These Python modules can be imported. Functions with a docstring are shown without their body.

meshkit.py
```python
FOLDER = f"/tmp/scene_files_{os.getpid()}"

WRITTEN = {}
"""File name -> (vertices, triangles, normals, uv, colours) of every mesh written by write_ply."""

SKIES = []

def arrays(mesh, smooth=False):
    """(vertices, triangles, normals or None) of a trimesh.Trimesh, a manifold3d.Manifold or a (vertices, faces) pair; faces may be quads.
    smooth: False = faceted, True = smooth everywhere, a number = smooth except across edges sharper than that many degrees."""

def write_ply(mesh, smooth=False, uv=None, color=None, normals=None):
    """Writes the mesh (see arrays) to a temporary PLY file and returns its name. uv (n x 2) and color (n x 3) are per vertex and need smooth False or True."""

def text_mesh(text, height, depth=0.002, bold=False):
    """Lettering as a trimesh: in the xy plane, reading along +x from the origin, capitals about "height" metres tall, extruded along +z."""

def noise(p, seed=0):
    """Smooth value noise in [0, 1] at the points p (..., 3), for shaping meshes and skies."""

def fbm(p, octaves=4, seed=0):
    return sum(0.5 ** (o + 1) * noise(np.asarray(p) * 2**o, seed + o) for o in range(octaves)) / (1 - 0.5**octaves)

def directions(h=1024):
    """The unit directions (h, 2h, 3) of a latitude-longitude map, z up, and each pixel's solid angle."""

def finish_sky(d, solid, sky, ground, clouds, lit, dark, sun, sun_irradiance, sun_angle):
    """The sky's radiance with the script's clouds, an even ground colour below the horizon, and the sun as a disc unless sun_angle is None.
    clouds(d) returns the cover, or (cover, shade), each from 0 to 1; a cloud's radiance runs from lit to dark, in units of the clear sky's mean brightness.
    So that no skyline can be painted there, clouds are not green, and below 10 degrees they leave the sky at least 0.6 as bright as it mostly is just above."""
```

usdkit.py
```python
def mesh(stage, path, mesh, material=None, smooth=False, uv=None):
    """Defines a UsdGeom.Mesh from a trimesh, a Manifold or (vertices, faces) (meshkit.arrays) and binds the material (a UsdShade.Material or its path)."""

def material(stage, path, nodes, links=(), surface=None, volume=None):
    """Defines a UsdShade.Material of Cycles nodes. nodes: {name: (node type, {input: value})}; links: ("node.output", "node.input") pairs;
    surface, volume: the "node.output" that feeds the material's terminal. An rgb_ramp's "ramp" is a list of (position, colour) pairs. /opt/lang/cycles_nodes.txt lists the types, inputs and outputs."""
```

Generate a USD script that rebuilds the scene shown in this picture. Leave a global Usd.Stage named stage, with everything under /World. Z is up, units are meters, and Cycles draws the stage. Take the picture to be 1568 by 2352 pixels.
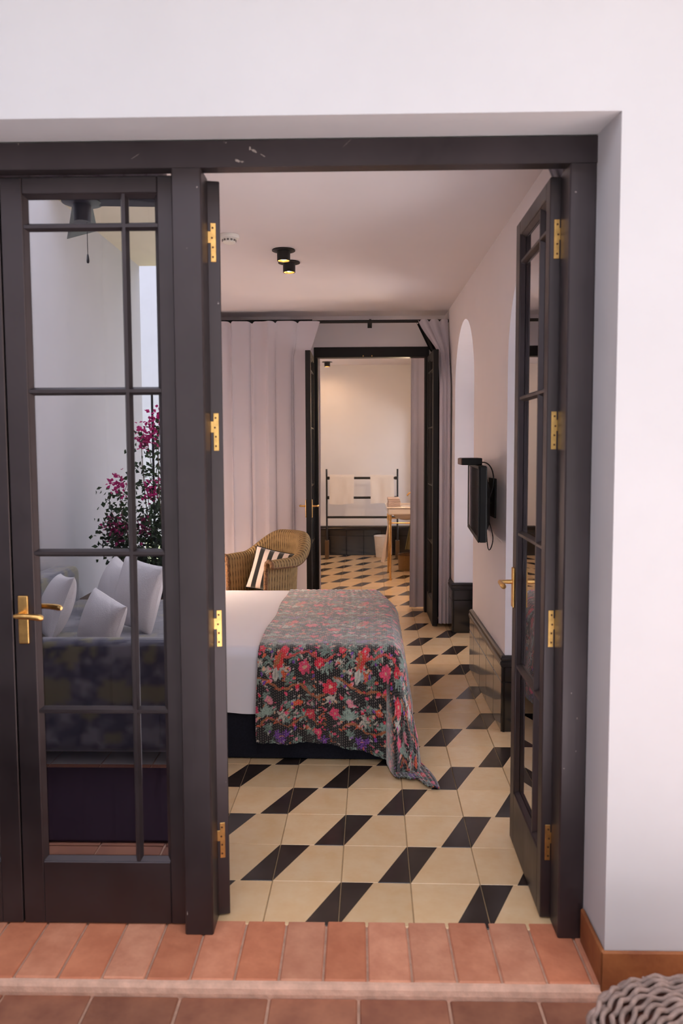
import math, random
import numpy as np
import trimesh
import manifold3d as m3
import shapely.geometry as sg
import usdkit, meshkit
from pxr import Usd, UsdGeom, UsdLux, UsdShade, Gf, Sdf, Vt

stage = Usd.Stage.CreateInMemory()
UsdGeom.SetStageUpAxis(stage, UsdGeom.Tokens.z)
UsdGeom.SetStageMetersPerUnit(stage, 1.0)
UsdGeom.Xform.Define(stage, '/World')
UsdGeom.Scope.Define(stage, '/World/Looks')
PI = math.pi

# ------------------------------------------------------------------ camera
EYE = 1.5756
FPX, PITCH, YAW, ROLL, PPY = 1738.07, .0698, .0398, .0042, 1144.5
cam = UsdGeom.Camera.Define(stage, '/World/Camera')
def cam_axes(p, y, r):
    cp, sp, cy, sy, cr, sr = math.cos(p), math.sin(p), math.cos(y), math.sin(y), math.cos(r), math.sin(r)
    f = np.array([-sy * cp, cy * cp, -sp]); rt = np.array([cy, sy, 0.0]); dn = np.cross(f, rt)
    return cr * rt + sr * dn, -sr * rt + cr * dn, f
_r, _d, _f = cam_axes(PITCH, YAW, ROLL)
cam.AddTransformOp().Set(Gf.Matrix4d(*[float(x) for row in (list(_r) + [0], list(-_d) + [0], list(-_f) + [0], [0, 0, EYE, 1]) for x in row]))
SENSOR = 24.0
cam.CreateHorizontalApertureAttr(SENSOR)
cam.CreateVerticalApertureAttr(SENSOR * 2352 / 1568)
cam.CreateFocalLengthAttr(SENSOR * FPX / 1568)
cam.CreateVerticalApertureOffsetAttr((PPY - 1176) / 1568 * SENSOR)
cam.CreateClippingRangeAttr(Gf.Vec2f(.05, 500))
cam.CreateFStopAttr(2.8)
cam.CreateFocusDistanceAttr(4.5)
cam.CreateExposureAttr(0.55)

# ------------------------------------------------------------------ sky and sun
usdkit.material(stage, '/World/Looks/sky', {'b': ('background_shader', {'color': (.93, .95, 1.0), 'strength': 2.0})}, [], surface='b.background')
dome = UsdLux.DomeLight.Define(stage, '/World/sky_light')
dome.CreateIntensityAttr(0.62); dome.CreateColorAttr(Gf.Vec3f(.92, .96, 1.10))
sun = UsdLux.DistantLight.Define(stage, '/World/sun_light')
sun.CreateNormalizeAttr(True); sun.CreateIntensityAttr(5.6); sun.CreateAngleAttr(.6); sun.CreateColorAttr(Gf.Vec3f(1.0, .965, .985))
def aim(prim, to_light):
    z = np.array(to_light, float); z /= np.linalg.norm(z); x = np.cross([0, 0, 1], z); x /= np.linalg.norm(x); y = np.cross(z, x)
    UsdGeom.Xformable(prim).AddTransformOp().Set(Gf.Matrix4d(*[float(v) for row in (list(x) + [0], list(y) + [0], list(z) + [0], [0, 0, 0, 1]) for v in row]))
aim(sun, (-.42, .0, .90))

# ------------------------------------------------------------------ materials
def rgb(*c): return tuple(float(x) for x in c)
def M(name, col, rough=.5, metal=0., spec=.5, var=0., vscale=6., vcol=None, bump=0., bscale=60., bdetail=3., coat=0., coat_r=.1, sheen=0., stretch=None, rand=0., thin=0.):
    n = {'p': ('principled_bsdf', {'base_color': col, 'roughness': rough, 'metallic': metal, 'specular_ior_level': spec, 'coat_weight': coat, 'coat_roughness': coat_r, 'sheen_weight': sheen}),
         't': ('texture_coordinate', {})}
    L = []; vec = 't.object'
    if stretch:
        n['m'] = ('mapping', {'scale': stretch}); L.append(('t.object', 'm.vector')); vec = 'm.vector'
    out = None
    if var or vcol:
        n['n'] = ('noise_texture', {'scale': vscale, 'detail': 4., 'roughness': .6}); L.append((vec, 'n.vector'))
        v2 = vcol or tuple(c * (1 - var) for c in col)
        n['r'] = ('rgb_ramp', {'ramp': [(.36, v2), (.66, col)]}); L.append(('n.fac', 'r.fac')); out = 'r.color'
    if rand:
        n['oi'] = ('object_info', {}); n['mr'] = ('map_range', {'from_min': 0., 'from_max': 1., 'to_min': 1 - rand, 'to_max': 1 + rand * .5})
        n['h'] = ('hsv', {'color': col}); L += [('oi.random', 'mr.value'), ('mr.result', 'h.value')]
        if out: L.append((out, 'h.color'))
        out = 'h.color'
    if out: L.append((out, 'p.base_color'))
    if bump:
        n['bn'] = ('noise_texture', {'scale': bscale, 'detail': bdetail}); n['b'] = ('bump', {'strength': bump, 'distance': .01})
        L += [(vec, 'bn.vector'), ('bn.fac', 'b.height'), ('b.normal', 'p.normal')]
    surf = 'p.BSDF'
    if thin:
        n['tr'] = ('translucent_bsdf', {'color': col}); n['mx'] = ('mix_closure', {'fac': thin})
        L += [('p.BSDF', 'mx.closure1'), ('tr.BSDF', 'mx.closure2')]; surf = 'mx.closure'
        if out: L.append((out, 'tr.color'))
    return usdkit.material(stage, '/World/Looks/' + name, n, L, surface=surf)

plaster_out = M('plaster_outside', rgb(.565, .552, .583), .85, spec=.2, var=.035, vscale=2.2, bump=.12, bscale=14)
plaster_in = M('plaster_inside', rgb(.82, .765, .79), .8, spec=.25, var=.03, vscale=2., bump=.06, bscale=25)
plaster_bath = M('plaster_bathroom', rgb(.82, .78, .775), .8, spec=.25, var=.03, vscale=2., bump=.06, bscale=25)
ceil_mat = M('ceiling_paint', rgb(.79, .735, .76), .85, spec=.2, var=.02, vscale=1.5)
terr_ceil = M('terrace_ceiling_paint', rgb(.70, .60, .48), .85, spec=.2, var=.05)
grout = M('grout', rgb(.46, .32, .18), .9, var=.2, vscale=30)
mortar = M('mortar', rgb(.60, .37, .27), .9, var=.25, vscale=25, bump=.3, bscale=50)
brass = M('brass', rgb(.93, .56, .20), .30, 1., var=.25, vscale=40)
brass_dark = M('aged_brass', rgb(.055, .036, .018), .5, .6, var=.3, vscale=40)
screw_mat = M('screw_brown', rgb(.10, .045, .018), .5, .4)
dado_mat = M('black_glazed_tile', rgb(.013, .012, .013), .13, spec=.6, var=.3, vscale=5, bump=.02, bscale=9, coat=.4)
dado_edge = M('black_moulding', rgb(.016, .014, .015), .22, spec=.6)
curtain_mat = M('curtain_lavender', rgb(.66, .615, .69), .9, spec=.1, sheen=.2, thin=.18, bump=.15, bscale=500)
lining_mat = M('curtain_lining_black', rgb(.012, .012, .014), .8, spec=.2)
black_metal = M('black_metal', rgb(.014, .013, .014), .42, spec=.4)
sheet_mat = M('white_sheet', rgb(.88, .86, .93), .85, spec=.2, sheen=.2, bump=.12, bscale=9)
navy = M('navy_upholstery', rgb(.017, .018, .028), .85, spec=.15, var=.25, vscale=90, bump=.2, bscale=300)
towel_mat = M('white_towel', rgb(.86, .79, .74), .95, spec=.1, sheen=.4, bump=.5, bscale=220)
towel_mauve = M('mauve_towel', rgb(.62, .49, .48), .95, spec=.1, sheen=.4, bump=.5, bscale=220)
towel_pink = M('pink_towel', rgb(.74, .60, .53), .95, spec=.1, sheen=.4, bump=.5, bscale=220)
olive_cloth = M('olive_cloth', rgb(.30, .25, .12), .9, spec=.1, bump=.3, bscale=200)
ceramic = M('ceramic', rgb(.78, .69, .65), .12, spec=.5, coat=.5)
white_plastic = M('white_plastic', rgb(.90, .87, .82), .35)
black_plastic = M('black_plastic', rgb(.009, .009, .010), .5, spec=.25)
brown_plastic = M('brown_plastic', rgb(.09, .03, .02), .4)
screen_mat = M('screen', rgb(.006, .006, .008), .06, spec=.8, coat=.6, coat_r=.02)
wood_dark = M('dark_wood', rgb(.06, .025, .018), .5, var=.5, vscale=10, stretch=(1, 14, 14))
rope_mat = M('cord_black', rgb(.01, .01, .012), .6)
fan_mat = M('fan_grey_blue', rgb(.022, .022, .032), .4)
cushion_mat = M('linen_white', rgb(.76, .73, .745), .9, spec=.1, sheen=.2, bump=.3, bscale=150)
leaf_mat = M('leaf_green', rgb(.035, .075, .022), .5, var=.6, vscale=8, thin=.3)
bract_mat = M('bract_magenta', rgb(.62, .02, .22), .6, var=.35, vscale=30, thin=.3)
stem_mat = M('stem_brown', rgb(.10, .06, .035), .8)
stone = M('courtyard_stone', rgb(.62, .58, .54), .9, var=.2, vscale=1.)
lawn = M('courtyard_lawn', rgb(.13, .15, .07), .9, var=.4, vscale=3.)
foot_bronze = M('bronze_block', rgb(.13, .075, .035), .45, .3)
lower_terra = M('terracotta_floor', rgb(.43, .185, .11), .6, spec=.35, vcol=rgb(.28, .11, .07), vscale=7, bump=.2, bscale=30, rand=.25)
brick_mats = [M('terracotta_%d' % i, c, .62, spec=.35, vcol=d, vscale=9, bump=.25, bscale=28, rand=.15) for i, (c, d) in enumerate([
    (rgb(.73, .315, .19), rgb(.58, .22, .125)), (rgb(.77, .365, .23), rgb(.62, .26, .16)), (rgb(.69, .265, .145), rgb(.56, .195, .105))])]
base_terra = M('terracotta_skirting', rgb(.36, .13, .045), .6, spec=.35, vcol=rgb(.24, .075, .028), vscale=8, bump=.3, bscale=25)

def black_paint_material():
    n = {'t': ('texture_coordinate', {}), 'g': ('geometry', {}),
         'n1': ('noise_texture', {'scale': 3.0, 'detail': 5., 'roughness': .65}),
         'mp': ('mapping', {'scale': (60, 60, 1.6)}), 'n2': ('noise_texture', {'scale': 1.0, 'detail': 3.}),
         'n3': ('noise_texture', {'scale': 11., 'detail': 6., 'roughness': .75}),
         'n4': ('noise_texture', {'scale': 1.3, 'detail': 1.}),
         'r1': ('rgb_ramp', {'ramp': [(.35, (.0085, .0065, .0075)), (.7, (.021, .0160, .0180))]}),
         'r3': ('rgb_ramp', {'ramp': [(.695, (0, 0, 0)), (.72, (1, 1, 1))]}), 'r4': ('rgb_ramp', {'ramp': [(.5, (0, 0, 0)), (.62, (1, 1, 1))]}),
         'mm': ('mix', {'mix_type': 'multiply', 'fac': 1.}),
         'mx': ('mix', {'mix_type': 'mix', 'color2': (.42, .37, .35)}),
         'b': ('bump', {'strength': .10, 'distance': .004}),
         'rr': ('map_range', {'from_min': .3, 'from_max': .7, 'to_min': .34, 'to_max': .50}),
         'p': ('principled_bsdf', {'roughness': .4, 'specular_ior_level': .8, 'specular_tint': (1.0, .86, .92)})}
    L = [('t.object', 'n1.vector'), ('t.object', 'mp.vector'), ('mp.vector', 'n2.vector'), ('g.position', 'n3.vector'), ('g.position', 'n4.vector'), ('n1.fac', 'r1.fac'), ('n3.fac', 'r3.fac'), ('n4.fac', 'r4.fac'),
         ('r3.color', 'mm.color1'), ('r4.color', 'mm.color2'), ('mm.color', 'mx.fac'), ('r1.color', 'mx.color1'), ('mx.color', 'p.base_color'), ('n2.fac', 'b.height'), ('b.normal', 'p.normal'), ('n1.fac', 'rr.value'), ('rr.result', 'p.roughness')]
    return usdkit.material(stage, '/World/Looks/black_paint', n, L, surface='p.BSDF')
black_paint = black_paint_material()
black_inner = M('black_paint_inside', rgb(.012, .0105, .011), .5, spec=.3, var=.3, vscale=4)

def glass_material(name, refl, tint):
    n = {'tr': ('transparent_bsdf', {'color': tint}), 'gl': ('glossy_bsdf', {'color': (.95, .95, 1.0), 'roughness': 0.0}), 'fr': ('fresnel', {'IOR': 1.5}),
         'mr': ('map_range', {'from_min': .04, 'from_max': 1., 'to_min': refl, 'to_max': 1.}), 'mx': ('mix_closure', {})}
    L = [('fr.fac', 'mr.value'), ('mr.result', 'mx.fac'), ('tr.BSDF', 'mx.closure1'), ('gl.BSDF', 'mx.closure2')]
    return usdkit.material(stage, '/World/Looks/' + name, n, L, surface='mx.closure')
door_glass = glass_material('coated_glass', .50, (.62, .62, .66))
clear_glass = glass_material('clear_glass', .05, (.97, .98, .98))

def tile_material():
    # cement tile: st runs 0..1 over the tile; one dark corner triangle is cast into it
    n = {'uv': ('uvmap', {'attribute': 'st'}), 's': ('separate_xyz', {}), 'a': ('math', {'math_type': 'multiply_add', 'value2': -.47, 'value3': 0.}),
         'gt': ('math', {'math_type': 'greater_than', 'value2': .53}),
         't': ('geometry', {}), 'n': ('noise_texture', {'scale': 9., 'detail': 5., 'roughness': .65}), 'rc': ('rgb_ramp', {'ramp': [(.3, (.81, .54, .285)), (.7, (.87, .65, .395))]}),
         'rb': ('rgb_ramp', {'ramp': [(.3, (.028, .019, .016)), (.7, (.048, .034, .03))]}), 'mx': ('mix', {'mix_type': 'mix'}),
         'oi': ('object_info', {}), 'mr': ('map_range', {'from_min': 0., 'from_max': 1., 'to_min': .90, 'to_max': 1.06}), 'h': ('hsv', {}),
         'b': ('bump', {'strength': .05, 'distance': .003}), 'bn': ('noise_texture', {'scale': 14., 'detail': 2.}),
         'p': ('principled_bsdf', {'roughness': .2, 'specular_ior_level': .55})}
    L = [('uv.UV', 's.vector'), ('s.y', 'a.value1'), ('s.x', 'a.value3'), ('a.value', 'gt.value1'), ('t.position', 'n.vector'), ('n.fac', 'rc.fac'), ('n.fac', 'rb.fac'),
         ('gt.value', 'mx.fac'), ('rc.color', 'mx.color1'), ('rb.color', 'mx.color2'), ('oi.random', 'mr.value'), ('mr.result', 'h.value'), ('mx.color', 'h.color'), ('h.color', 'p.base_color'),
         ('t.position', 'bn.vector'), ('bn.fac', 'b.height'), ('b.normal', 'p.normal')]
    return usdkit.material(stage, '/World/Looks/cement_tile', n, L, surface='p.BSDF')
tile_mat = tile_material()

def wicker_material(name, c1, c2, su, sv):
    n = {'uv': ('uvmap', {'attribute': 'st'}), 's': ('separate_xyz', {}),
         'a': ('math', {'math_type': 'multiply', 'value2': su}), 'b': ('math', {'math_type': 'multiply', 'value2': sv}),
         'sa': ('math', {'math_type': 'sine'}), 'sb': ('math', {'math_type': 'sine'}), 'm0': ('math', {'math_type': 'multiply_add', 'value2': .3, 'value3': .7}), 'm': ('math', {'math_type': 'multiply'}),
         'h': ('math', {'math_type': 'multiply_add', 'value2': .5, 'value3': .5}),
         't': ('texture_coordinate', {}), 'n': ('noise_texture', {'scale': 45., 'detail': 2.}), 'ad': ('math', {'math_type': 'multiply_add', 'value2': .7}),
         'r': ('rgb_ramp', {'ramp': [(.25, c2), (.95, c1)]}), 'bp': ('bump', {'strength': .8, 'distance': .006}), 'p': ('principled_bsdf', {'roughness': .6, 'specular_ior_level': .3})}
    L = [('uv.UV', 's.vector'), ('s.x', 'a.value1'), ('s.y', 'b.value1'), ('a.value', 'sa.value1'), ('b.value', 'sb.value1'), ('sa.value', 'm.value1'), ('sb.value', 'm0.value1'), ('m0.value', 'm.value2'), ('m.value', 'h.value1'),
         ('t.object', 'n.vector'), ('n.fac', 'ad.value1'), ('h.value', 'ad.value3'), ('ad.value', 'r.fac'), ('r.color', 'p.base_color'), ('h.value', 'bp.height'), ('bp.normal', 'p.normal')]
    return usdkit.material(stage, '/World/Looks/' + name, n, L, surface='p.BSDF')
wicker = wicker_material('wicker_brown', (.36, .235, .105), (.085, .045, .017), 300., 90.)
wicker_trim = M('wicker_braid', rgb(.26, .12, .045), .55, var=.6, vscale=55, bump=.9, bscale=90)
wicker_tan = wicker_material('wicker_tan', (.36, .21, .085), (.20, .10, .035), 300., 200.)
rattan_grey = M('rattan_greyed', rgb(.40, .285, .25), .7, var=.45, vscale=25, bump=.3, bscale=60)

def printed_material(name, stitches=False, rough=.9, sheen=.8):
    n = {'a': ('attribute', {'attribute': 'Cd'}), 'p': ('principled_bsdf', {'roughness': rough, 'specular_ior_level': .15, 'sheen_weight': sheen})}
    L = []
    if stitches:   # rows of pale running stitches, st is in metres along the cloth
        n |= {'uv': ('uvmap', {'attribute': 'st'}), 's': ('separate_xyz', {}), 'ku': ('math', {'math_type': 'multiply', 'value2': 1 / .0098}), 'fu': ('math', {'math_type': 'fraction'}), 'iu': ('math', {'math_type': 'floor'}),
              'off': ('math', {'math_type': 'multiply', 'value2': .37}), 'kv': ('math', {'math_type': 'multiply_add', 'value2': 1 / .0125}), 'fv': ('math', {'math_type': 'fraction'}),
              'lu': ('math', {'math_type': 'less_than', 'value2': .20}), 'lv': ('math', {'math_type': 'less_than', 'value2': .55}), 'mm': ('math', {'math_type': 'multiply'}), 'f': ('math', {'math_type': 'multiply', 'value2': .48}),
              'mx': ('mix', {'mix_type': 'mix', 'color2': (.60, .52, .47)}), 'bp': ('bump', {'strength': .5, 'distance': .003})}
        L += [('uv.UV', 's.vector'), ('s.x', 'ku.value1'), ('ku.value', 'fu.value1'), ('ku.value', 'iu.value1'), ('iu.value', 'off.value1'), ('s.y', 'kv.value1'), ('off.value', 'kv.value3'), ('kv.value', 'fv.value1'),
              ('fu.value', 'lu.value1'), ('fv.value', 'lv.value1'), ('lu.value', 'mm.value1'), ('lv.value', 'mm.value2'), ('mm.value', 'f.value1'), ('f.value', 'mx.fac'), ('a.color', 'mx.color1'), ('mx.color', 'p.base_color'), ('fu.value', 'bp.height'), ('bp.normal', 'p.normal')]
    else:
        L.append(('a.color', 'p.base_color'))
    return usdkit.material(stage, '/World/Looks/' + name, n, L, surface='p.BSDF')
quilt_mat = printed_material('quilt_print', True)
print_mat = printed_material('woven_print', False)

def lamp_material(name, col, strength):
    return usdkit.material(stage, '/World/Looks/' + name, {'e': ('emission', {'color': col, 'strength': strength})}, [], surface='e.emission')
bulb_mat = lamp_material('bulb_glow', (1, .62, .30), 130.)
bulb_bath = lamp_material('bulb_glow_bath', (1, .60, .30), 300.)
shade_mat = lamp_material('shade_glow', (1, .74, .56), 21.)
globe_mat = lamp_material('globe_glow', (1, .72, .46), 120.)

# ------------------------------------------------------------------ scene helpers
taken = {}
def numbered(parent, name):
    k = (parent, name); i = taken.get(k, 0); taken[k] = i + 1
    return name if i == 0 else '%s_%03d' % (name, i)
def tag(o, label=None, cat=None, group=None, kind=None):
    for k, v in (('label', label), ('category', cat), ('group', group), ('kind', kind)):
        if v: o.SetCustomDataByKey(k, v)
    return o
def thing(name, label, cat, loc=(0, 0, 0), rot=0., group=None, kind=None):
    x = UsdGeom.Xform.Define(stage, '/World/' + numbered('/World', name))
    x.AddTranslateOp().Set(Gf.Vec3d(*map(float, loc)))
    if rot: x.AddRotateZOp().Set(float(rot))
    return tag(x.GetPrim(), label, cat, group, kind)
def part(parent, name, mesh, mat, label=None, smooth=False, kind=None, uv=None, col=None):
    base = str(parent.GetPath())
    p = base + '/' + numbered(base, name)
    m = usdkit.mesh(stage, p, mesh, mat, smooth=smooth, uv=uv)
    if col is not None:
        UsdGeom.PrimvarsAPI(m).CreatePrimvar('Cd', Sdf.ValueTypeNames.Color3fArray, 'vertex').Set(Vt.Vec3fArray.FromNumpy(np.asarray(col, np.float32)))
    return tag(m.GetPrim(), label, None, None, kind)
def single(name, label, cat, mesh, mat, smooth=False, group=None, kind=None, uv=None, col=None):
    root = stage.GetPrimAtPath('/World')
    o = part(root, name, mesh, mat, None, smooth, None, uv, col)
    return tag(o, label, cat, group, kind)
cat = trimesh.util.concatenate

def box(x0, x1, y0, y1, z0, z1, c=0.):
    if c <= 0:
        m = trimesh.creation.box((x1 - x0, y1 - y0, z1 - z0)); m.apply_translation(((x0 + x1) / 2, (y0 + y1) / 2, (z0 + z1) / 2)); return m
    P = []
    for sx in (0, 1):
        for sy in (0, 1):
            for sz in (0, 1):
                X, Y, Z = (x0, x1)[sx], (y0, y1)[sy], (z0, z1)[sz]
                dx, dy, dz = (c, -c)[sx], (c, -c)[sy], (c, -c)[sz]
                P += [(X + dx, Y + dy, Z), (X + dx, Y, Z + dz), (X, Y + dy, Z + dz)]
    return trimesh.convex.convex_hull(np.array(P))
def rbox(x0, x1, y0, y1, z0, z1, r, seg=12):
    S = m3.Manifold.sphere(r, seg)
    return m3.Manifold.batch_hull([S.translate((x, y, z)) for x in (x0 + r, x1 - r) for y in (y0 + r, y1 - r) for z in (z0 + r, z1 - r)])
def tm(man):
    m = man.to_mesh(); return trimesh.Trimesh(np.array(m.vert_properties[:, :3]), np.array(m.tri_verts), process=False)
def cyl(p0, p1, r, seg=16, r1=None):
    p0, p1 = np.array(p0, float), np.array(p1, float); d = p1 - p0; L = np.linalg.norm(d)
    m = tm(m3.Manifold.cylinder(L, r, r if r1 is None else r1, seg))
    m.apply_transform(trimesh.geometry.align_vectors([0, 0, 1], d / L)); m.apply_translation(p0); return m
def tube(pts, r, seg=8, closed=False):
    pts = np.array(pts, float); n = len(pts); rr = np.full(n, r) if np.ndim(r) == 0 else np.array(r, float)
    T = np.gradient(pts, axis=0) if not closed else np.roll(pts, -1, 0) - np.roll(pts, 1, 0)
    T /= np.linalg.norm(T, axis=1)[:, None] + 1e-12
    ref = np.array([0, 0, 1.]) if abs(T[0][2]) < .9 else np.array([1., 0, 0])
    N = np.cross(T[0], ref); N /= np.linalg.norm(N); V = []
    for i in range(n):
        N = N - T[i] * N.dot(T[i]); N /= np.linalg.norm(N) + 1e-12; B = np.cross(T[i], N)
        a = np.arange(seg) * 2 * PI / seg
        V.append(pts[i] + rr[i] * (np.cos(a)[:, None] * N + np.sin(a)[:, None] * B))
    V = np.vstack(V); F = []
    for i in range(n if closed else n - 1):
        for k in range(seg):
            a, b = i * seg + k, i * seg + (k + 1) % seg; c, d = ((i + 1) % n) * seg + k, ((i + 1) % n) * seg + (k + 1) % seg
            F += [(a, b, d), (a, d, c)]
    if not closed:
        s, e = len(V), len(V) + 1; V = np.vstack([V, pts[0], pts[-1]])
        for k in range(seg):
            F += [(s, (k + 1) % seg, k), (e, (n - 1) * seg + k, (n - 1) * seg + (k + 1) % seg)]
    m = trimesh.Trimesh(V, np.array(F), process=False); 
    if m.volume < 0: m.invert()
    return m
def lathe(prof, seg=32):
    return trimesh.creation.revolve(np.array(prof, float), sections=seg)
def smoothline(pts, n=40):
    from scipy.interpolate import CubicSpline
    pts = np.array(pts, float); t = np.r_[0, np.cumsum(np.linalg.norm(np.diff(pts, axis=0), axis=1))]
    return CubicSpline(t, pts)(np.linspace(0, t[-1], n))
def sheet(G, th, uvg=None, colg=None):
    """A cloth of thickness th from a grid of points G (a, b, 3). Returns mesh (+ uv, colours)."""
    a, b = G.shape[:2]; du = np.gradient(G, axis=0); dv = np.gradient(G, axis=1); N = np.cross(du, dv); N /= np.linalg.norm(N, axis=2)[..., None] + 1e-12
    A, B = (G + N * th / 2).reshape(-1, 3), (G - N * th / 2).reshape(-1, 3)
    idx = np.arange(a * b).reshape(a, b); q = np.stack([idx[:-1, :-1], idx[1:, :-1], idx[1:, 1:], idx[:-1, 1:]], -1).reshape(-1, 4)
    f1 = np.vstack([q[:, [0, 1, 2]], q[:, [0, 2, 3]]]); f2 = f1[:, ::-1] + a * b
    loop = np.r_[idx[0, :], idx[1:, -1], idx[-1, -2::-1], idx[-2:0:-1, 0]]; nx = np.roll(loop, -1)
    side = np.vstack([np.stack([loop, loop + a * b, nx + a * b], 1), np.stack([loop, nx + a * b, nx], 1)])
    m = trimesh.Trimesh(np.vstack([A, B]), np.vstack([f1, f2, side]), process=False)
    out = [m]
    if uvg is not None: out.append(np.vstack([uvg.reshape(-1, 2)] * 2))
    if colg is not None: out.append(np.vstack([colg.reshape(-1, 3)] * 2))
    return out[0] if len(out) == 1 else tuple(out)
def move(m, t=(0, 0, 0), rz=0., ry=0., rx=0.):
    m = m.copy()
    for ang, ax in ((rx, (1, 0, 0)), (ry, (0, 1, 0)), (rz, (0, 0, 1))):
        if ang: m.apply_transform(trimesh.transformations.rotation_matrix(ang, ax))
    m.apply_translation(t); return m

# the house stands turned by about one degree against the floor pattern
HO, HA = (.04, 2.326), .018
HDEG = math.degrees(HA)
HL = (HO[0], HO[1], 0)
def h2w(x, y): return HO[0] + x * math.cos(HA) - y * math.sin(HA), HO[1] + x * math.sin(HA) + y * math.cos(HA)
def w2h(x, y):
    dx, dy = x - HO[0], y - HO[1]; return dx * math.cos(HA) + dy * math.sin(HA), -dx * math.sin(HA) + dy * math.cos(HA)
def house(name, label, c, kind='structure', group=None): return thing(name, label, c, HL, HDEG, group, kind)
def hsingle(name, label, c, mesh, mat, smooth=False, kind='structure'):
    mesh = mesh.copy(); mesh.apply_transform(trimesh.transformations.rotation_matrix(HA, (0, 0, 1))); mesh.apply_translation(HL)
    return single(name, label, c, mesh, mat, smooth, None, kind)

# ------------------------------------------------------------------ the walls
CZ, BCZ = 2.76, 2.71                    # ceilings of bedroom and bathroom
XR, XL = .72, -2.10                      # faces of the side walls, house frame
YB, YC = 4.73, 8.48                      # far wall of the bedroom, far wall of the bathroom
OPL, OPR, OPZ = -1.83, .631, 2.475       # opening in the outer wall
def ext_x(poly, x0, x1):                 # polygon in (y, z), extruded along x
    m = trimesh.creation.extrude_polygon(poly, x1 - x0, engine='earcut'); v = m.vertices
    return trimesh.Trimesh(np.c_[v[:, 2] + x0, v[:, 0], v[:, 1]], m.faces, process=False)
def ext_y(poly, y0, y1):                 # polygon in (x, z), extruded along y
    m = trimesh.creation.extrude_polygon(poly, y1 - y0, engine='earcut'); v = m.vertices
    return trimesh.Trimesh(np.c_[v[:, 0], y1 - v[:, 2], v[:, 1]], m.faces, process=False)
WF0, WF1 = -.205, .11
lintel = ext_x(sg.Polygon([(WF0, OPZ - .004), (0., OPZ + .017), (WF1, OPZ + .017), (WF1, 5.), (WF0, 5.)]), -2.6, 1.4)
cheek = m3.Manifold.cube((OPL + 2.6, WF1 - WF0, 5.12)).translate((-2.6, WF0, -.12)) + m3.Manifold.cube((1.4 - OPR, WF1 - WF0, 5.12)).translate((OPR, WF0, -.12))
lm = m3.Manifold(m3.Mesh(lintel.vertices.astype(np.float32), lintel.faces.astype(np.uint32)))
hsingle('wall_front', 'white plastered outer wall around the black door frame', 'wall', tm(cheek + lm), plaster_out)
ARCH = [(.745, 1.772), (2.94, 3.967)]
poly = sg.box(.10, -.1, YB + .1, 3.3)
for a, b in ARCH:
    r = (b - a) / 2; c = (a + b) / 2; zs = 2.512 - r
    poly = poly.difference(sg.Polygon([(a, -.2), (b, -.2)] + [(c + r * math.cos(t), zs + r * math.sin(t)) for t in np.linspace(0, PI, 40)]))
hsingle('wall_right', 'bedroom side wall with two arched recesses, carrying the television', 'wall', ext_x(poly, XR, 1.06), plaster_in)
hsingle('wall_left', 'bedroom wall behind the head of the bed', 'wall', box(XL - .25, XL, .11, YB + .1, -.1, 3.3), plaster_in)
DL, DR, DZ = -.485, .575, 2.43
poly = sg.box(XL, -.1, XR, 3.3).difference(sg.box(DL, -.5, DR, DZ))
hsingle('wall_back', 'far bedroom wall with the doorway to the bathroom', 'wall', ext_y(poly, YB, YB + .10), plaster_in)
hsingle('ceiling', 'pale plain bedroom ceiling with two black spotlights', 'ceiling', box(XL - .25, 1.06, .05, YB + .1, CZ, CZ + .3), ceil_mat)
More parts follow.
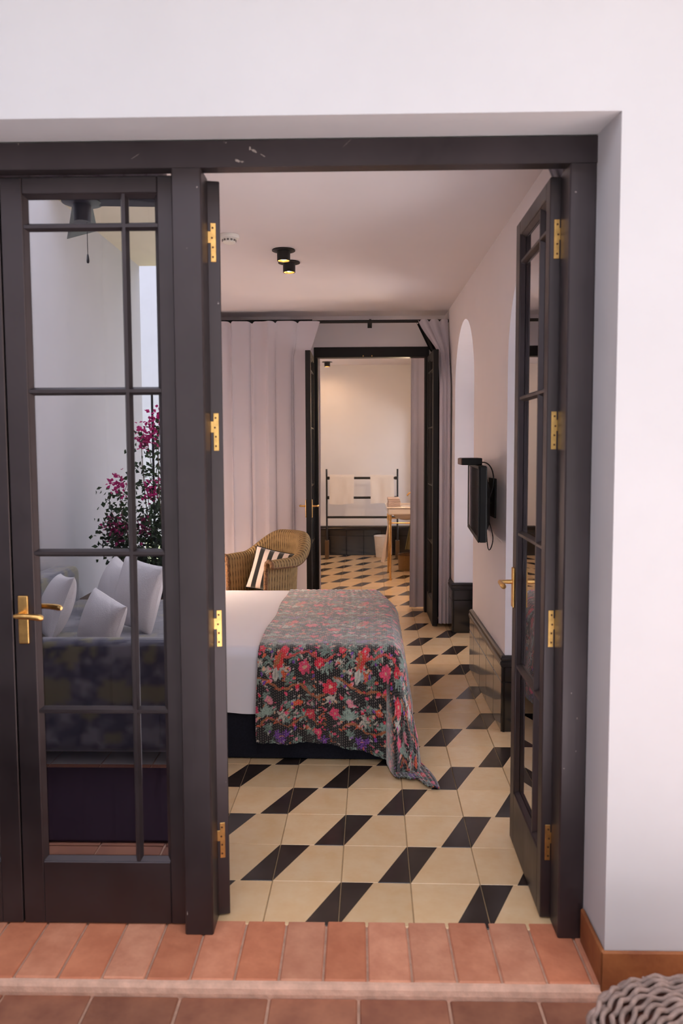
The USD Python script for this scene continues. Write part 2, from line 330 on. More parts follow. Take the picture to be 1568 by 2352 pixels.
BXL, BXR = -1.5, .668
poly = sg.box(YB + .10, -.1, YC + .2, 3.3).difference(sg.box(7.15, .30, 8.43, 2.05))
hsingle('wall_right', 'bathroom side wall with a tall window beside the washbasin', 'wall', ext_x(poly, BXR, 1.06), plaster_bath)
hsingle('wall_left', 'bathroom wall out of sight on the left', 'wall', box(BXL - .25, BXL, YB + .1, YC + .2, -.1, 3.3), plaster_bath)
hsingle('wall_back', 'cream bathroom end wall behind the towel rack', 'wall', box(BXL, BXR, YC, YC + .2, -.1, 3.3), plaster_bath)
hsingle('ceiling', 'bathroom ceiling seen through the far doorway', 'ceiling', box(BXL - .25, 1.06, YB + .1, YC + .2, BCZ, BCZ + .3), ceil_mat)

# windows in the recesses and in the bathroom (seen from the side only)
def recess_window(y0, y1, z0, z1, x, arch, label):
    t = house('window_%d' % (len(windows) + 1), label, 'window'); windows.append(t)
    w = .05
    if arch:
        r = (y1 - y0) / 2; c = (y0 + y1) / 2; zs = z1 - r
        outer = sg.Polygon([(y0, z0), (y1, z0)] + [(c + r * math.cos(a), zs + r * math.sin(a)) for a in np.linspace(0, PI, 30)])
    else:
        outer = sg.box(y0, z0, y1, z1)
    part(t, 'window_frame', ext_x(outer.difference(outer.buffer(-w)), x, x + .05), black_paint)
    for k in (1, 2, 3):
        zz = z0 + (z1 - z0) * k / 4
        if zz < z1 - .4 or not arch: part(t, 'glazing_bar', box(x + .01, x + .04, y0 + w, y1 - w, zz - .012, zz + .012), black_paint)
    part(t, 'glazing_bar', box(x + .01, x + .04, (y0 + y1) / 2 - .012, (y0 + y1) / 2 + .012, z0 + w, z1 - w), black_paint)
    part(t, 'pane', ext_x(outer.buffer(-w), x + .023, x + .027), clear_glass)
windows = []
for i, (a, b) in enumerate(ARCH):
    recess_window(a, b, 0., 2.512, .99, True, ('arched window recess nearest the open door', 'arched window recess beyond the television')[i])
recess_window(7.15, 8.43, .30, 2.05, .99, False, 'tall bathroom window behind the washbasin')

# ------------------------------------------------------------------ floor of patterned cement tiles
P = .25; TX0, TY0 = -.4465 * P, 9.5285 * P
def tile_mesh(c, r, z=0.):
    x0, y0 = TX0 + c * P + .0016, TY0 + (r) * P + .0004; x1, y1 = x0 + P - .0032, y0 + P - .0008; b = .0016
    top = [(x0 + b, y0 + b), (x1 - b, y0 + b), (x1 - b, y1 - b), (x0 + b, y1 - b)]; low = [(x0, y0), (x1, y0), (x1, y1), (x0, y1)]
    V = [(x, y, z) for x, y in top] + [(x, y, z - .0018) for x, y in low] + [(x, y, z - .012) for x, y in low]
    F = [(0, 1, 2), (0, 2, 3)]
    for k in range(4):
        j = (k + 1) % 4; F += [(4 + k, 4 + j, j), (4 + k, j, k), (8 + k, 8 + j, 4 + j), (8 + k, 4 + j, 4 + k)]
    V = np.array(V); u = (V[:, 0] - x0) / (x1 - x0); v = (V[:, 1] - y0) / (y1 - y0)
    right_black = ((c + 1) + r) % 2 == 0        # dark triangle against the joint on the right, else (tile turned half round) on the left
    uv = np.stack([u, v], 1) if right_black else np.stack([1 - u, 1 - v], 1)
    return trimesh.Trimesh(V, np.array(F), process=False), uv
floor = thing('floor', 'cream cement tile floor with dark parallelogram pattern', 'floor', kind='structure')
sl = cat([box(XL - .1, .72, .075, YB + .2, -.14, -.004), box(.70, 1.0, .6, 4.2, -.14, -.004), box(BXL, BXR, YB, YC + .02, -.14, -.004)])
sl.apply_transform(trimesh.transformations.rotation_matrix(HA, (0, 0, 1))); sl.apply_translation(HL)
part(floor, 'grout_bed', sl, grout)
far_tiles, far_uv = [], []
for r in range(0, 34):
    for c in range(-9, 5):
        cx, cy = TX0 + (c + .5) * P, TY0 + (r + .5) * P
        hx, hy = w2h(cx, cy)
        if hy < .03 or hy > YC + .1: continue
        inbed = hy < YB + .05 and XL - .05 < hx < XR + .08
        inrec = any(a - .05 < hy < b + .05 for a, b in ARCH) and .6 < hx < 1.02
        inbath = hy >= YB + .05 and BXL < hx < BXR + .08
        if not (inbed or inrec or inbath): continue
        seen = (cy < 3.85 and -.95 < cx < .85) or (3.85 <= cy < 7.2 and cx > -.05) or (cy >= 7.2 and -.8 < cx < .75)
        m, uv = tile_mesh(c, r)
        if seen: part(floor, 'floor_tile', m, tile_mat, uv=uv)
        else: far_tiles.append(m); far_uv.append(uv)
part(floor, 'floor_tile_field', cat(far_tiles), tile_mat, kind='stuff', uv=np.vstack(far_uv))

# ------------------------------------------------------------------ black tile dado
def dado(t, p0, p1, n, h=.425, first=.25):
    """glazed tiles and a moulded cap from p0 to p1 (house frame), proud along n by 2 cm"""
    p0, p1, n = np.array(p0, float), np.array(p1, float), np.array(n, float); L = np.linalg.norm(p1 - p0); d = (p1 - p0) / L
    def slab(a, b, z0, z1, th, c=.003):
        m = box(0, b - a, 0, th, z0, z1, min(c, th / 3)); v = m.vertices
        m.vertices = np.c_[p0[0] + d[0] * (a + v[:, 0]) + n[0] * v[:, 1], p0[1] + d[1] * (a + v[:, 0]) + n[1] * v[:, 1], v[:, 2]]
        if m.volume < 0: m.invert()
        return m
    part(t, 'dado_backing', slab(0, L, 0, h - .06, .012, 0), grout if False else dado_edge)
    x = 0.
    while x < L - 1e-6:
        e = min(x + first, L)
        if e - x > .012:
            part(t, 'tile', slab(x + .001, e - .001, .001, .277, .02), dado_mat); part(t, 'tile', slab(x + .001, e - .001, .28, .365, .02), dado_mat)
        x = e
    prof = [(0, .366), (.024, .366), (.024, .374), (.028, .378), (.028, .392), (.022, .398), (.026, .408), (.022, .418), (.012, .425), (0, .425)]
    m = trimesh.creation.extrude_polygon(sg.Polygon(prof), L, engine='earcut'); v = m.vertices
    m = trimesh.Trimesh(np.c_[p0[0] + d[0] * v[:, 2] + n[0] * v[:, 0], p0[1] + d[1] * v[:, 2] + n[1] * v[:, 0], v[:, 1]], m.faces, process=False)
    if m.volume < 0: m.invert()
    part(t, 'cap_moulding', m, dado_edge)
t = house('baseboard_right', 'glossy black tile dado under the television', 'baseboard')
dado(t, (XR, ARCH[0][1] - .02), (XR, ARCH[1][0] + .0), (-1, 0))
dado(t, (XR - .02, ARCH[0][1]), (.985, ARCH[0][1]), (0, -1))
t = house('baseboard_right', 'black tile dado in the arched recess beyond the television', 'baseboard')
dado(t, (XR - .02, ARCH[1][1]), (.985, ARCH[1][1]), (0, -1))
dado(t, (XR, ARCH[1][1] - .02), (XR, YB), (-1, 0))
t = house('baseboard_back', 'black tile dado along the bathroom end wall', 'baseboard')
dado(t, (BXL, YC), (BXR, YC), (0, -1))

# ------------------------------------------------------------------ terrace: step, lower floor, skirting
step = house('threshold_step', 'row of terracotta bricks forming the door step', 'step')
rng = random.Random(4)
part(step, 'mortar_bed', box(OPL - .02, 1.4, WF0 + .008, .085, -.12, -.004), mortar)
bw = .1318
g0 = w2h(-.018, 2.376)[0]
k0 = math.floor((OPL - g0) / bw); x = g0 + k0 * bw; i = 0
while x < OPR - .01:
    a, b = max(x + .0035, OPL), min(x + bw - .0035, OPR + .0)
    if b - a > .02:
        m = box(a, b, WF0 + .004 + rng.uniform(0, .004), .078, -.05, rng.uniform(.0016, .0034), .004)
        part(step, 'brick', m, brick_mats[rng.randrange(3)])
    x += bw; i += 1
prof = sg.Polygon([(WF0 + .012, -.06), (WF0 - .010, -.06), (WF0 - .014, -.03), (WF0 - .012, -.014), (WF0 - .005, -.004), (WF0 + .006, -.0015), (WF0 + .012, -.006)])
m = ext_x(prof, OPL, OPR + .01)
v = m.vertices.copy()
part(step, 'nosing', m, M('pale_mortar', rgb(.80, .50, .38), .85, var=.25, vscale=20, bump=.3, bscale=50), label='pale worn mortar edge of the step')

tfl = house('terrace_floor', 'worn brown terracotta terrace floor below the step', 'floor')
part(tfl, 'mortar_bed', box(-2.6, 7.2, -6.0, WF0 + .01, -.2, -.046), mortar)
tw = .262; tg = w2h(-.564, 2.105)[0]
for k in range(-6, 13):
    a = tg + (k) * tw
    for j in range(0, 2):
        y1 = WF0 - .012 - j * tw; m = box(a + .004, a + tw - .004, y1 - tw + .006, y1, -.07, -.041 + rng.uniform(-.001, .001), .004)
        if -.95 < a + tw / 2 < .85: part(tfl, 'floor_tile', m, lower_terra)
        else: part(tfl, 'floor_tile', m, lower_terra) if False else None
rest, pale_rest = [], []
for k in range(-7, 29):
    a = tg + k * tw
    for j in range(0, 22):
        if j < 2 and -.95 < a + tw / 2 < .85: continue
        y1 = WF0 - .012 - j * tw; (rest if j < 4 else pale_rest).append(box(a + .004, a + tw - .004, y1 - tw + .006, y1, -.07, -.041))
part(tfl, 'floor_tile_field', cat(rest), lower_terra, kind='stuff')
part(tfl, 'paving_field', cat(pale_rest), M('pale_paving', rgb(.54, .52, .51), .8, var=.15, vscale=4), kind='stuff')

sk = house('baseboard_front', 'terracotta skirting tiles at the foot of the outer wall', 'baseboard')
for k in range(3):
    part(sk, 'tile', box(OPR + .0 + k * .256 - .012, OPR + k * .256 + .240, WF0 - .013, WF0 - .0005, -.041, .112 + rng.uniform(-.003, .003), .004), base_terra)
part(sk, 'tile', box(OPR - .013, OPR - .0005, WF0 - .012, WF0 + .195, .0, .112, .004), base_terra)

# ------------------------------------------------------------------ door frame
fr = house('door_frame', 'black painted timber frame of the glazed doors', 'door frame')
FT = 2.412
def post(x0, x1, name='post', label=None): part(fr, name, box(x0, x1, 0., .10, .001, FT, .004), black_paint, label)
post(.551, OPR, label='right post'); post(-.642, -.551, label='middle post'); post(OPL, OPL + .085)
hd = ext_x(sg.Polygon([(-.001, FT - .003), (.048, FT - .003), (.048, FT + .030), (.10, FT + .030), (.10, OPZ + .012), (-.001, OPZ + .012)]), OPL, OPR)
part(fr, 'header', hd, black_paint)
# places where the paint has chipped off: (x, z, length, height, slope)
chip_mat = M('bare_filler', rgb(.40, .34, .32), .9, var=.5, vscale=300)
crg = np.random.RandomState(3)
for x, z, L_, h_, sl in ((-.440, 2.4266, .022, .010, -.2), (-.426, 2.424, .012, .006, 0), (-.402, 2.462, .006, .014, .2), (-.390, 2.455, .026, .010, -.5), (-.364, 2.442, .018, .004, -.6), (-.114, 2.472, .034, .0012, .9), (.5686, 2.325, .007, .005, 0), (-.563, 2.352, .006, .006, .5),
                         (-.634, .0751, .004, .016, 0), (.5814, .8025, .004, .006, .5), (.600, .722, .003, .008, .5), (.562, .561, .006, .004, 0), (.598, .617, .003, .006, 0), (-.748, 2.443, .030, .0012, .6), (-1.100, 2.484, .004, .008, 0)):
    k = 14; an = np.linspace(0, 2 * PI, k, endpoint=False); q = .5 + .5 * crg.rand(k)
    px_, pz_ = np.cos(an) * q * L_ / 2, np.sin(an) * q * h_ / 2; pg = sg.Polygon(np.c_[x + px_, z + pz_ + sl * px_]).buffer(0)
    part(fr, 'paint_chip', ext_y(pg, -.0016 if z > FT else -.0006, .0004), chip_mat, label='pale chip in the black paint')

# ------------------------------------------------------------------ glazed door leaves
ROWS = [(2.269, 2.343), (1.761, 2.245), (1.247, 1.738), (.729, 1.224), (.227, .710)]
def trap(p, q, axis, w_in, w_out, th):
    """glazing bar from p to q (same x or same z) with bevelled section, symmetric in y"""
    prof = sg.Polygon([(-w_in, -.003), (-w_out, -th), (w_out, -th), (w_in, -.003), (w_in, .003), (w_out, th), (-w_out, th), (-w_in, .003)])
    L = q - p; m = trimesh.creation.extrude_polygon(prof, L, engine='earcut'); v = m.vertices
    m = trimesh.Trimesh(np.c_[v[:, 0], v[:, 1], v[:, 2] + p] if axis == 'z' else np.c_[v[:, 2] + p, v[:, 1], v[:, 0]], m.faces, process=False)
    if m.volume < 0: m.invert()
    return m
def bead(x0, x1, z0, z1, th, b):
    """sloping beads round one row opening, both faces"""
    out = []
    for s in (-1, 1):
        for (a, c) in (((x0, z0), (x1, z0)), ((x1, z0), (x1, z1)), ((x1, z1), (x0, z1)), ((x0, z1), (x0, z0))):
            cx, cz = (x0 + x1) / 2, (z0 + z1) / 2
            def inn(p): return (p[0] + b * np.sign(cx - p[0]), p[1] + b * np.sign(cz - p[1]))
            ai, ci = inn(a), inn(c)
            P = [(a[0], s * th, a[1]), (c[0], s * th, c[1]), (a[0], s * .003, a[1]), (c[0], s * .003, c[1]), (ai[0], s * .003, ai[1]), (ci[0], s * .003, ci[1])]
            out.append(trimesh.convex.convex_hull(np.array(P)))
    return cat(out)
def lever(side, tip):
    """lever handle on the face at y = side * t/2, lever pointing towards x * tip"""
    y0 = side * .0225
    plate = tm(rbox(-.0165, .0165, 0, .008, -.078, .078, .0035, 10))
    rose = cyl((0, .006, .022), (0, .030, .022), .0085, 16); neck = cyl((0, .026, .022), (0, .056, .022), .0075, 14)
    arm = tube(smoothline([(-.008 * tip, .052, .022), (.012 * tip, .056, .0225), (.04 * tip, .056, .0215), (.068 * tip, .055, .0185), (.084 * tip, .052, .0155)], 18), np.interp(np.linspace(0, 1, 18), [0, .12, .6, .92, 1], [.006, .0085, .0095, .0105, .006]), 12)
    m = [plate, rose, neck, arm]
    if side < 0:
        for q in m: q.vertices[:, 1] *= -1; q.invert()
    for q in m: q.apply_translation((0, y0, 0))
    return m
def door_leaf(name, label, hx, hy, deg, W=.54, knuckle=1, hinge=True, rows=ROWS, H=(.006, 2.405), handle_z=1.022, handles=True, paint=None):
    paint = paint or black_paint
    wx, wy = h2w(hx, hy)
    t = thing(name, label, 'door', (wx, wy, 0), HDEG + deg, None, 'structure')
    T = .0225; z0, z1 = H
    n0, n1, b0, b1 = .052, .158, .158, W - .068
    part(t, 'stile', box(0, n0, -T, T, z0, z1, .0025), paint); part(t, 'stile', box(b1, W, -T, T, z0, z1, .0025), paint)
    part(t, 'rail', box(n0, b1, -T, T, rows[0][1] + .011, z1, .0025), paint); part(t, 'rail', box(n0, b1, -T, T, z0, rows[-1][0] - .011, .0025), paint)
    zt, zb = rows[0][1] + .011, rows[-1][0] - .011
    mw = 0.5 * (n1 + b0)
    part(t, 'mullion', move(trap(zb, zt, 'z', .0125, .005, .0175), (mw, 0, 0)), paint)
    for k in range(4):
        zc = (rows[k][0] + rows[k + 1][1]) / 2
        for a, b in ((n0, mw - .004), (mw + .004, b1)):
            part(t, 'muntin', move(trap(a, b, 'x', .0125, .005, .0172), (0, 0, zc)), paint)
    part(t, 'glazing_bead', bead(n0, b1, zb, zt, .0175, .012), paint)
    for (a, b) in rows:
        for x0, x1 in ((n0 + .004, mw - .003), (mw + .003, b1 - .004)):
            part(t, 'glass_pane', box(x0, x1, -.0018, .0018, a - .008, b + .008), door_glass)
    if hinge:
        for zc in (2.215, 1.620, .981, .265):
            s = knuckle
            pl = box(-.0025, .0005, -.009, .0075, -.060, .060, .0006)
            arm = box(-.0025, .0005, .0065, .0215, -.002, .034, .0006)
            kn = cat([cyl((-.006, .0245, -.030), (-.006, .0245, .0035), .0050, 12), cyl((-.006, .0245, .0045), (-.006, .0245, .034), .0050, 12)])
            arm2 = box(-.0105, -.008, .026, .046, -.028, .002, .0006)
            h = cat([pl, arm, kn]); h.vertices[:, 1] *= s
            if s < 0: h.invert()
            hp = part(t, 'hinge', move(h, (0, 0, zc)), brass, smooth=30, label='polished brass hinge')
            scr = [(.001, .045), (-.0005 + .004, .014), (.001, -.015), (.001, -.045)]
            for dy, dz in scr:
                part(hp, 'screw', cyl((-.0033, s * dy, zc + dz), (-.0015, s * dy, zc + dz), .0034, 10), screw_mat)
            fl = box(-.050, -.006, .0300, .0318, -.060, .060, .0005); fl.vertices[:, 1] *= s
            if s < 0: fl.invert()
            part(t, 'hinge_flap', move(fl, (0, 0, zc)), brass_dark)
    for side in (-1, 1) if handles else ():
        a = lever(side, -1)
        p = part(t, 'handle_plate', move(a[0], (W - .032, 0, handle_z)), brass, smooth=40, label='brass handle plate')
        part(p, 'lever', move(cat(a[1:]), (W - .032, 0, handle_z)), brass, smooth=50)
    return t
door_leaf('door_1', 'closed glazed door leaf with a brass lever, left of the middle post', -.646, .0725, 180, hinge=False)
door_leaf('door_2', 'glazed door leaf at the picture edge, almost out of sight', -1.740, .0725, 0, W=.549, hinge=False, handles=False)
door_leaf('door_3', 'open door leaf seen edge-on beside the middle post', -.5365, .103, 103, W=.53, knuckle=1, handles=False)
door_leaf('door_4', 'open glazed door leaf at the right post with brass hinges',   .541, .103, 89.4, W=.53, knuckle=-1)
ROWS2 = [(2.24, 2.32), (1.74, 2.22), (1.23, 1.72), (.72, 1.21), (.227, .70)]
door_leaf('door_5', 'left open glazed leaf of the far doorway, brass lever', -.506, YB - .004, -90, W=.55, hinge=False, rows=ROWS2, H=(.006, 2.385), handle_z=1.03, paint=black_inner)
door_leaf('door_6', 'right open glazed leaf of the far doorway', .583, YB - .004, -90, W=.55, hinge=False, handles=False, rows=ROWS2, H=(.006, 2.385), handle_z=1.03, paint=black_inner)
f2 = house('door_frame', 'black frame of the far doorway to the bathroom', 'door frame')
part(f2, 'header', box(DL, DR, YB - .01, YB + .11, 2.385, 2.478, .004), black_inner)
part(f2, 'post', box(DL - .0, DL + .035, YB + .002, YB + .11, .001, 2.39, .003), black_inner); part(f2, 'post', box(DR - .035, DR, YB + .002, YB + .11, .001, 2.39, .003), black_inner)
for xx in (-.03, .05):
    part(f2, 'catch', box(xx - .004, xx + .004, YB - .014, YB - .008, 2.39, 2.402), brass)

# ------------------------------------------------------------------ curtains
def curtain_grid(xl, xr, y, z0, z1, folds, amp, nz=26, ns=160, seed=0, creases=None, edge=None, jag=.012):
    """xl, xr, y: functions of z (0 top .. 1 bottom)"""
    r = np.random.RandomState(seed); s = np.linspace(0, 1, ns); w = np.cumsum(r.uniform(.5, 1.6, folds)); w = np.r_[0, w / w[-1]]
    ph = np.interp(s, w, np.arange(folds + 1)); a = np.interp(s, np.linspace(0, 1, folds + 1), r.uniform(.45, 1.2, folds + 1))
    f = a * np.sin(2 * PI * ph) + .25 * np.sin(2 * PI * ph * 2.1 + 1)
    if creases is not None:      # a flat hanging with a few sharp pleats at given places
        x0 = xl(.5) + (xr(.5) - xl(.5)) * s; f = .35 * np.sin(x0 * 21 + 1) + .25 * np.sin(x0 * 39)
        for xc, h, w_ in creases: f = f + h * np.where(x0 > xc, np.exp(-(x0 - xc) / w_), np.exp((x0 - xc) / .012))
    G = np.zeros((nz, ns, 3))
    for i, tz in enumerate(np.linspace(0, 1, nz)):
        x = xl(tz) + (xr(tz) - xl(tz)) * (s + .010 * np.cos(2 * PI * ph) * 1.4)
        if edge is not None: x = x + edge(tz) * s ** 14
        k = amp * (.55 + .45 * tz)
        G[i, :, 0] = x; G[i, :, 1] = y(tz) + k * f + .004 * np.sin(5 * tz + 9 * s)
        top = z1 - jag * (.5 + .5 * np.sin(2 * PI * ph + .6)) ** 4 * (1 - tz) ** 8 * 1.6
        G[i, :, 2] = top + (z0 - top) * tz
    return G
def house_grid(G):
    H = G.copy(); H[..., 0] = HO[0] + G[..., 0] * math.cos(HA) - G[..., 1] * math.sin(HA); H[..., 1] = HO[1] + G[..., 0] * math.sin(HA) + G[..., 1] * math.cos(HA); return H
const = lambda c: (lambda t: c)
YCU = 4.42
rail_t = house('curtain_rail', 'black curtain rail across the far bedroom wall', 'curtain rail', kind=None)
part(rail_t, 'rail', cyl((XL, YCU + .02, 2.664), (XR - .001, YCU + .02, 2.664), .014, 12), black_metal, smooth=40)
for xx in (-1.3, .03): 
    part(rail_t, 'bracket', cat([box(xx - .010, xx + .010, YCU + .02, YB, 2.672, 2.684), box(xx - .02, xx + .02, YB - .006, YB - .0003, 2.65, 2.71)]), black_metal)

t = house('curtain', 'wide lavender curtain left of the far doorway', 'curtain', kind=None)
xr_fn = lambda tz: -.432 - .078 * np.clip(tz / .09, 0, 1) - .045 * np.clip((tz - .09) / .03, 0, 1)
cre = [(w2h(x_, 6.75)[0], h_, w_) for x_, h_, w_ in ((-1.75, -1.6, .10), (-1.52, 1.2, .08), (-1.36, -1.3, .05), (-1.227, -1.5, .07), (-1.087, 1.5, .10), (-.922, -2.4, .12), (-.72, .8, .12), (-1.94, 1., .1))]
part(t, 'cloth', sheet(curtain_grid(const(XL + .03), const(-.555), const(YCU - .03), .02, 2.665, 9, .026, 60, 420, 5, creases=cre, edge=lambda tz: xr_fn(tz) + .555), .003), curtain_mat, smooth=60)
part(t, 'gathering_tape', box(XL + .03, -.48, YCU + .0, YCU + .006, 2.655, 2.682), lining_mat)
t = house('curtain', 'narrow lavender curtain flaring at its top, right of the far doorway', 'curtain', kind=None)
xl_fn = lambda tz: .444 + (.585 - .444) * np.clip(tz / .092, 0, 1) ** 1.15 + .028 * np.clip((tz - .092) / .02, 0, 1)
xr2 = lambda tz: .705 + .0 * tz
G = curtain_grid(xl_fn, xr2, lambda tz: YCU - .02 - .235 * np.clip((tz - .02) * 5, 0, 1), .030, 2.672, 3, .011, 80, 120, 8)
part(t, 'cloth', sheet(G, .003), curtain_mat, smooth=60)
Gl = curtain_grid(lambda tz: .436 + (.558 - .436) * np.clip(tz / .095, 0, 1) + .055 * np.clip((tz - .095) / .02, 0, 1), const(.712), const(YCU + .045), .02, 2.66, 4, .012, 80, 60, 3)
part(t, 'blackout_lining', sheet(Gl, .003), lining_mat, smooth=60, label='black curtain lining')
# bathroom side of the doorway
t = house('curtain', 'lavender curtain hanging in the bathroom at the right of the doorway', 'curtain', kind=None)
hx = w2h(.373, 7.25)[0]; hy = w2h(.4, 7.25)[1]
part(t, 'cloth', sheet(curtain_grid(lambda tz: hx - .012 * tz ** 2 + .0 * tz, const(hx + .21), const(hy), .012, 2.50, 2, .012, 40, 110, 12), .003), curtain_mat, smooth=60)
t = house('curtain', 'sliver of lavender curtain in the bathroom at the left of the doorway', 'curtain', kind=None)
hx2 = w2h(-.492, 7.25)[0]
part(t, 'cloth', sheet(curtain_grid(const(hx2 - .22), lambda tz: hx2 + .004 * math.sin(6 * tz), const(hy), .012, 2.50, 4, .02, 40, 110, 13), .003), curtain_mat, smooth=60)
rail_b = house('curtain_rail', 'black curtain rail inside the bathroom', 'curtain rail', kind=None)
part(rail_b, 'rail', cyl((BXL, hy, 2.51), (BXR - .001, hy, 2.51), .012, 12), black_metal, smooth=40)
# behind the outer doors
YF = .335
rail_f = house('curtain_rail', 'black curtain rail above the outer doors, inside', 'curtain rail', kind=None)
part(rail_f, 'rail', cyl((XL, YF, 2.664), (XR - .001, YF, 2.664), .014, 12), black_metal, smooth=40)
t = house('curtain', 'lavender curtain drawn aside behind the open right leaf', 'curtain', kind=None)
part(t, 'cloth', sheet(curtain_grid(lambda tz: .505 + .115 * np.clip(tz / .10, 0, 1), const(.708), const(YF), .02, 2.665, 5, .022, 70, 120, 21), .003), curtain_mat, smooth=60)
t = house('curtain', 'curtain drawn behind the closed door leaf', 'curtain', kind=None)
part(t, 'cloth', sheet(curtain_grid(const(-1.42), const(-.74), const(YF - .02), .02, 2.665, 7, .035, 30, 220, 22), .003), curtain_mat, smooth=60)
t = house('curtain', 'second curtain drawn behind the closed leaves at the picture edge', 'curtain', kind=None)
part(t, 'cloth', sheet(curtain_grid(const(-2.05), const(-1.40), const(YF - .09), .02, 2.665, 6, .03, 30, 160, 23), .003), curtain_mat, smooth=60)

# ------------------------------------------------------------------ bed
bed = thing('bed', 'wide bed with white bedding on a dark navy base', 'bed', (0, 0, 0))
BX0, BX1, BY0, BY1, BZT = -1.90, .115, 3.675, 5.215, .572
part(bed, 'base', tm(rbox(BX0, BX1 + .005, BY0 + .015, BY1 - .015, .004, .262, .012)), navy, smooth=40)
part(bed, 'mattress', tm(rbox(BX0, BX1 - .05, BY0 + .01, BY1 - .01, .262, BZT - .012, .05, 20)), sheet_mat, smooth=50)
# the white sheet is a cloth hanging over the front and back
def prof_over(y0, y1, zt, zb, r, n):
    """polyline over the bed in the yz plane: back hem, up, over, down to the front hem"""
    pts = [(y1, zb)] + [(y1 - r + r * math.cos(a), zt - r + r * math.sin(a)) for a in np.linspace(0, PI / 2, 10)] + [(y0 + r - r * math.sin(a), zt - r + r * math.cos(a)) for a in np.linspace(0, PI / 2, 10)] + [(y0, zb)]
    pts = np.array(pts); s = np.r_[0, np.cumsum(np.linalg.norm(np.diff(pts, axis=0), axis=1))]
    ss = np.linspace(0, s[-1], n); return np.c_[np.interp(ss, s, pts[:, 0]), np.interp(ss, s, pts[:, 1])], ss
pr, ss = prof_over(BY0 - .004, BY1 + .004, BZT, .245, .055, 200)
xs = np.linspace(BX0 + .02, BX1 - .06, 120)
G = np.zeros((120, 200, 3)); G[..., 0] = xs[:, None]; G[..., 1] = pr[None, :, 0]; G[..., 2] = pr[None, :, 1]
wob = meshkit.fbm(np.stack([G[..., 0] * 3.2, ss[None, :] * 2 + 0 * G[..., 0], 0 * G[..., 0]], -1), 3, 3) - .5
front = np.clip((.52 - pr[:, 1]) / .25, 0, 1) * (pr[:, 0] < 4.4)
G[..., 1] -= (wob * .02 + .003) * front[None, :]
G[..., 2] += wob * .010 * (pr[None, :, 1] > .56) + .004 * np.sin(xs * 23)[:, None] * front[None, :] * (pr[None, :, 1] < .3)
part(bed, 'sheet', sheet(G, .004), sheet_mat, smooth=60, label='white sheet hanging over the side')
part(bed, 'headboard', tm(rbox(BX0 - .08, BX0 - .002, BY0 - .05, BY1 + .05, .01, 1.15, .02)), navy, smooth=40)

